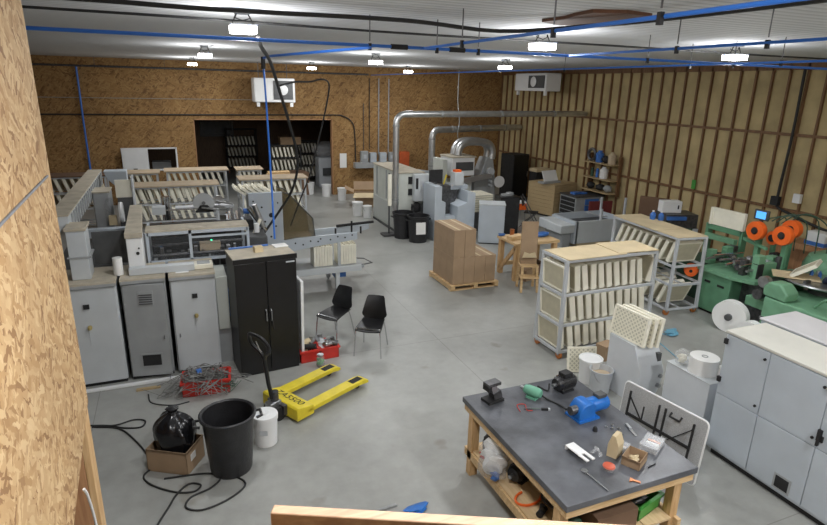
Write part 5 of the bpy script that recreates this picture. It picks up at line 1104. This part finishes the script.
# dust extractor / trimmer behind
dx = thing('trimming_machine','white trimming machine with looping grey suction pipes at the back','machine',(9.2,17.6,0))
MB().box(-1.0,-.4,0,-.85,.4,1.75).build('upright', GREENGREY, dx); MB().box(-.7,-.45,1.2,.15,.45,1.80).build('hood', WHITE, dx, bevel=.01); MB().box(-.55,-.47,1.38,.1,-.45,1.66).build('grille', DGREY, dx); MB().box(-.72,-.47,1.80,.2,.47,1.84).build('hood_top', DUSTY, dx)
MB().box(-.9,-.4,0,.1,.4,1.0).build('base', GREENGREY, dx); MB().bar((-.5,-.55,1.02),(.75,-.55,1.20),.12,.16).build('conveyor_arm', GALV, dx)
MB().prism([(.3,0),(1.15,0),(1.15,.9),(1.0,1.75),(.75,1.75),(.5,1.1),(.3,.9)],'y',-.2,.35).build('pillar', GREY, dx, bevel=.02)
for q_,(yy,r_) in enumerate(((-.1,.13),(.22,.13))):
    MB().tube(smooth_path([(-.32,yy,1.85),(-.25,yy,2.12),(.0,yy,2.28),(.55,yy,2.28),(.88,yy,2.18),(1.0,yy,1.95),(.98,yy,1.7)],6),r_,14).build('suction_pipe', GALV, dx)
m_ = Matrix.Translation((1.15,-.45,.95)) @ Matrix.Rotation(R(90),4,'X'); MB().lathe([(.03,-.02),(.2,-.02),(.2,.02),(.03,.02)],28,m_).build('hand_wheel', WHITE, dx)
m_ = Matrix.Translation((.75,-.5,1.32)) @ Matrix.Rotation(R(90),4,'X'); MB().lathe([(.001,-.06),(.13,-.06),(.14,0),(.13,.06),(.001,.06)],22,m_).build('pulley', WMET, dx)
for z in (1.0,.85): MB().cyl((.75,-.45,z),(.75,-.62,z),.04).build('roller', WMET, dx)
MB().bar((-1.9,-.3,1.42),(-1.0,-.3,1.28),.06,.08).build('feed_arm', WMET, dx); MB().box(-1.3,-.5,.95,-1.05,-.2,1.25).build('feed_motor', DARKST, dx)
tag(MB().tube(smooth_path([(9.35,18.6,4.66),(9.35,18.6,3.6),(9.42,18.55,2.9),(9.35,18.5,2.4),(9.4,18.2,1.9)],6),.014,6).build('cord_drop', CABLEG),'pale thin cord hanging from the ceiling to the trimming machine','cord')
tst = thing('tray_stack','stacked cream tray block beside the grey press','trays',(8.15,14.85,0)); MB().box(-.45,-.4,0,.45,.4,.55).build('cart', DGREY, tst)
for k in range(6): MB().box(-.42,-.38,.56+k*.085,.42,.38,.56+k*.085+.07).build('tray', CREAMMESH, tst)
for k in range(5): MB().box(-.40,-.36,.63+k*.085,.40,.36,.645+k*.085).build('tray_gap', CREAMD, tst)
gc = thing('grey_cabinet','plain blue grey metal cabinet beside the carton pallet','cabinet',(7.83,13.25,0),-28); MB().box(-.34,-.28,.03,.34,.28,1.06).build('body', BGREY, gc, bevel=.008); MB().box(-.35,-.29,1.06,.35,.29,1.085).build('top', LGREY, gc); MB().box(-.32,-.29,.08,.32,-.28,1.02).build('door', BGREY, gc); MB().box(-.32,-.26,0,.32,.26,.03).build('plinth', BLACKM, gc)
kc = thing('black_cabinet','tall black cabinet in the back corner behind the folding chair','cabinet',(11.85,18.6,0),10); MB().box(-.38,-.35,0,.38,.35,1.72).build('body', BLACKM, kc, bevel=.01); MB().box(-.36,-.37,.05,.36,-.35,1.68).build('door', BLACK, kc); MB().box(.30,-.39,.9,.33,-.37,1.1).build('handle', STEEL, kc)
k2 = thing('black_cabinet','low black cabinet beside the plain blue grey cabinet','cabinet',(8.82,14.1,0),-12); MB().box(-.28,-.28,0,.28,.28,1.08).build('body', BLACK, k2, bevel=.01); MB().box(-.26,-.295,.05,.26,-.28,1.04).build('door', BLACKM, k2)
put('papers','grey clutter on the low black cabinet','clutter',MB().box(-.15,-.1,0,.1,.1,.05).box(.05,-.05,.0,.2,.1,.08),GREY,(8.8,14.1,1.082),10)
ob = thing('orange_cart','orange stool with white top beside the low black cabinet','stool',(10.1,15.4,0)); MB().box(-.16,-.16,.35,.16,.16,.56).build('body', ORANGE, ob); MB().box(-.18,-.18,.56,.18,.18,.60).build('top', WHITE, ob)
for sx in (-1,1):
    for sy in (-1,1): MB().cyl((sx*.14,sy*.14,0),(sx*.14,sy*.14,.35),.02).build('leg', STEEL, ob)
fc = thing('folding_chair','dark folding chair before the wooden crate','chair',(9.95,14.5,0),50)
MB().box(-.2,-.2,.43,.2,.2,.45).build('seat', BLACKM, fc); MB().cbox((0,.28,.78),(.4,.02,.28),(R(-12),0,0)).build('backrest', BLACKM, fc)
for s in (-1,1): MB().tube([(s*.21,-.25,0),(s*.21,.33,.95)],.014).build('leg', DARKST, fc); MB().tube([(s*.19,.3,0),(s*.19,-.18,.45)],.014).build('leg', DARKST, fc)
wc = thing('wooden_crate','big closed wooden crate of horizontal boards by the studs','crate',(11.72,15.95,0),14)
MB().box(-.55,-.55,.06,.55,.55,1.05).build('body', CRATEW, wc)
for k in range(8): MB().box(-.565,-.565,.07+k*.124,.565,.565,.07+k*.124+.112).build('board', CRATEW, wc)
MB().box(-.5,-.5,0,.5,.5,.06).build('skid', BLACKM, wc); MB().box(-.57,-.57,1.06,.57,.57,1.08).build('lid', CRATEW, wc)
lp = thing('white_screen','white tilted panel standing on a grey base on the crate','screen',(11.47,15.75,1.082),10); MB().cbox((.05,.1,.22),(.62,.03,.36),(R(-25),0,R(0))).build('panel', WHITE, lp); MB().box(-.42,-.12,0,.35,.16,.06).build('base', GREY, lp)
put('wooden_tray','brown wooden tray on a dark stand behind the crate','tray',MB().box(-.30,-.2,1.22,.30,.2,1.33),CARDTOP,(12.15,17.4,0),5)
put('dark_stand','dark stand beneath the brown wooden tray','stand',MB().box(-.28,-.2,0,.30,.2,1.216),BLACKM,(12.15,17.4,0),5)
# tool chest
tc_ = thing('tool_chest','grey tool chest with two blue drawers by the studs','tool chest',(12.0,14.72,0),0)
MB().box(-.55,-.4,.05,.5,.4,.84).build('body', GREY, tc_); MB().box(-.58,-.44,.84,.52,.42,.88).build('top', DARKST, tc_); MB().box(-.5,-.38,0,.45,.38,.05).build('plinth', BLACKM, tc_)
for k in range(2): d = MB().box(-.2,-.43,.40+k*.2,.3,-.4,.57+k*.2).build('drawer', BLUEDK, tc_); MB().box(-.08,-.45,.47+k*.2,.18,-.43,.49+k*.2).build('handle', STEEL, d)
for k in range(5): MB().box(-.57,-.35,.12+k*.14,-.55,.35,.23+k*.14).build('drawer', BLACKM, tc_)
put('tool_clutter','blue and black tools lying on the tool chest','tools',MB().box(-.2,-.1,0,.1,.1,.06).box(.1,-.15,0,.3,0,.04),BLUEDK,(11.8,14.75,.882),10)
# wall shelf
wsf = thing('supply_shelf','pine wall shelf crowded with supplies on the studded wall','shelf',(12.63,14.5,.9))
for s in (-1,1): MB().box(-.12,s*.68-.03,0,0,s*.68+.03,1.22).build('side_board', STUD, wsf)
for z in (.1,.5,.98): MB().box(-.4,-.68,z-.03,0,.68,z).build('shelf_board', CRATEW, wsf)
items = [('coil of grey hose on the top wall shelf',DARKST,.98,.5,'ring'),('blue drum on the top wall shelf',BLUEDK,.98,.12,'drum'),('dark helmet on the top wall shelf',BLACKM,.98,-.18,'blob'),('beige pot on the top wall shelf',CARDLT,.98,-.45,'drum'),
 ('blue spray can on the middle wall shelf',BLUEDK,.5,.15,'can'),('white jug on the middle wall shelf',WHITE,.5,-.15,'drum'),('green tin on the middle wall shelf',DKGREEN,.5,.4,'can'),('dark pump on the lower wall shelf',BLACKM,.1,.4,'blob'),('black drill on the lower wall shelf',BLACKM,.1,-.05,'blob'),('grey case on the lower wall shelf',GREY,.1,-.4,'blob')]
for lab,m_,z,yy,k in items:
    mb = MB()
    if k == 'ring': mb.tube([(0,.17*math.cos(a),.2+.17*math.sin(a)) for a in [q*math.pi/8 for q in range(16)]],.05,8,closed=True)
    elif k == 'drum': mb.lathe([(.001,0),(.12,0),(.13,.26),(.06,.33),(.06,.36),(.001,.36)],18)
    elif k == 'can': mb.lathe([(.001,0),(.05,0),(.05,.24),(.02,.28),(.001,.28)],14)
    else: mb.blob((0,0,.11),(.13,.15,.11),len(lab),.15,2)
    if z < .9 and k == 'drum': mb.box(-.02,-.02,.3,.02,.02,.34)
    nm = {'ring':'hose_coil','drum':'drum','can':'spray_can','blob':'power_tool'}[k]
    put(nm,lab,{'ring':'hose','drum':'pot','can':'can','blob':'tool'}[k],mb,m_,(12.43,14.5+yy,.9+z+.002),0)
# sheet metal tub with uprights
tu = thing('sheet_metal_tub','long grey sheet metal tub with posts behind the tray trolleys','tub',(10.35,12.5,0))
MB().box(-.65,-.5,.10,1.0,-.44,.70).build('front_panel', LGREY, tu, bevel=.006); MB().box(-.65,.5,.10,1.0,.54,.72).build('back_panel', BGREY, tu); MB().box(.95,-.5,.10,1.0,.54,.7).build('end_panel', BGREY, tu); MB().box(-.7,-.5,.10,-.6,.54,.7).build('end_panel', BGREY, tu)
MB().box(-.65,-.46,.50,.97,.52,.54).build('tub_floor', DARKST, tu); MB().prism([(-.5,.40),(.5,.40),(.5,.66),(-.5,.62)],'x',-1.15,-.7).build('chute', LGREY, tu, bevel=.02); MB().box(-1.0,-.4,0,-.75,.4,.4).build('chute_leg', GREY, tu)
MB().box(-.55,-.44,0,.9,.48,.10).build('base', CARDTOP, tu); MB().box(.62,-.52,.2,.65,-.5,.5).build('slot', BLACKM, tu)
for x,y,z in ((.15,-.47,1.0),(.93,-.47,1.26),(.95,.5,1.1)): MB().bar((x,y,.3),(x,y,z),.05,.05).build('upright', WMET, tu)
MB().tube(smooth_path([(.15,.1,.8),(.4,.0,.72),(.7,-.1,.68)],5),.02).build('wire_hoop', WMET, tu)
o = MB().box(-.38,-.03,0,.38,.03,.85).build('maroon_panel', REDDK); move(o,(11.8,13.6,0),-8); tag(o,'dark maroon panel standing behind the grey tub','panel')
o = MB().box(-.4,-.03,0,.4,.03,1.25).build('brown_panel', BROWNB); move(o,(12.2,11.9,0),-60); tag(o,'brown sheet leaning at the studded wall behind the blue clutter','panel')
bcl = thing('blue_pallet_goods','low table of blue goods behind the second trolley','goods',(11.95,11.3,0)); MB().box(-.6,-.5,0,.6,.5,.55).build('table', DGREY, bcl); 
for k in range(5): MB().blob((-.4+.2*k,-.1+.1*(k%2),.62),(.15,.14,.10),k,.2,2).build('blue_goods', BLUEDK, bcl)
wbx = thing('white_control_box','white control box on a dark green machine near the studs','control box',(10.75,10.0,1.32),-20); MB().box(-.24,-.12,0,.22,.12,.27).build('housing', WHITE, wbx, bevel=.01); MB().box(.12,-.13,.09,.15,-.12,.18).build('switch', BLACKM, wbx); MB().box(.22,-.05,.1,.26,.05,.18).build('socket', DGREY, wbx)
dg = thing('dark_green_machine','dark green machine behind the second tray trolley','machine',(10.85,9.9,0),-20); MB().box(-.45,-.3,0,.45,.3,1.0).build('body', DKGREEN, dg, bevel=.02); MB().box(-.35,-.28,1.0,.40,.28,1.318).build('head', DARKST, dg); MB().box(.3,-.32,.7,.42,-.3,1.0).build('panel', WMET, dg); MB().box(-.35,-.34,1.2,.1,-.28,1.28).build('blue_tray', BLUEDK, dg)
put('green_tape','small green mark on the studded wall above the white control box','tape',MB().box(0,-.06,-.12,.015,.06,.12),GREENBIN,(12.623,11.1,1.72),0)

# ------------------------------------------------------------------ floor by the opening: buckets and open carton
def bucket(x,y,label,r_=.15,h_=.36):
    t = thing('white_bucket',label,'bucket',(x,y,0),0,'white buckets near the opening'); MB().lathe([(.001,0),(r_*.85,0),(r_,h_),(r_*1.07,h_+.005),(r_*1.07,h_+.03),(.001,h_+.03)],24).build('body', WHITE, t); MB().tube([(r_*1.05*math.cos(a),-.03-.08*math.sin(a),h_-.03-.12*math.sin(a)) for a in [k*math.pi/8 for k in range(9)]],.006,5).build('handle', STEEL, t)
bucket(5.57,20.17,'white bucket at the wall beside the open carton',.16,.42)
bucket(5.33,17.45,'white bucket in front of the open carton, farther from the press',.17,.42); bucket(6.0-.05,17.0,'white bucket touching the tall press',.17,.42) if False else bucket(5.54,17.08,'white bucket in front of the open carton, next to the press',.14,.36)
bucket(4.72,21.68,'white bucket beside the dark brown carton',.17,.42); bucket(5.21,21.05,'white bucket just inside the opening',.17,.42)
oc = thing('open_carton','large open brown carton with flaps by the tall press','carton',(6.15,19.0,0),-15)
m_ = bin_box(.9,.8,.5,.01,0); m_.build('body', CARD, oc); oc.scale = (.9,.9,.9)
for x,y,dx_,dy_,rt in ((0,-.4,1,0,0),): 
    MB()._add([Vector(p) for p in ((-.5,-.4,.55),(.5,-.4,.55),(.55,-.72,.42),(-.55,-.72,.42),(-.5,-.4,.558),(.5,-.4,.558),(.55,-.72,.428),(-.55,-.72,.428))],[(0,1,2,3),(4,7,6,5),(0,4,5,1),(1,5,6,2),(2,6,7,3),(3,7,4,0)]).build('flap', CARDTOP, oc)
MB()._add([Vector(p) for p in ((-.5,-.4,.55),(-.5,.4,.55),(-.85,.42,.72),(-.85,-.42,.72),(-.5,-.4,.558),(-.5,.4,.558),(-.85,.42,.728),(-.85,-.42,.728))],[(0,1,2,3),(4,7,6,5),(0,4,5,1),(1,5,6,2),(2,6,7,3),(3,7,4,0)]).build('flap', CARD, oc)
MB()._add([Vector(p) for p in ((-.5,.4,.55),(.5,.4,.55),(.5,.55,.85),(-.5,.55,.85),(-.5,.408,.55),(.5,.408,.55),(.5,.558,.85),(-.5,.558,.85))],[(0,1,2,3),(4,7,6,5),(0,4,5,1),(1,5,6,2),(2,6,7,3),(3,7,4,0)]).build('flap', CARD, oc)

# ------------------------------------------------------------------ look
SC.view_settings.view_transform = 'Standard'; SC.view_settings.look = 'None'; SC.view_settings.gamma = 1; SC.view_settings.exposure = .12
SC.view_settings.use_curve_mapping = False
SC.cycles.use_denoising = True
SC.cycles.max_bounces = 8
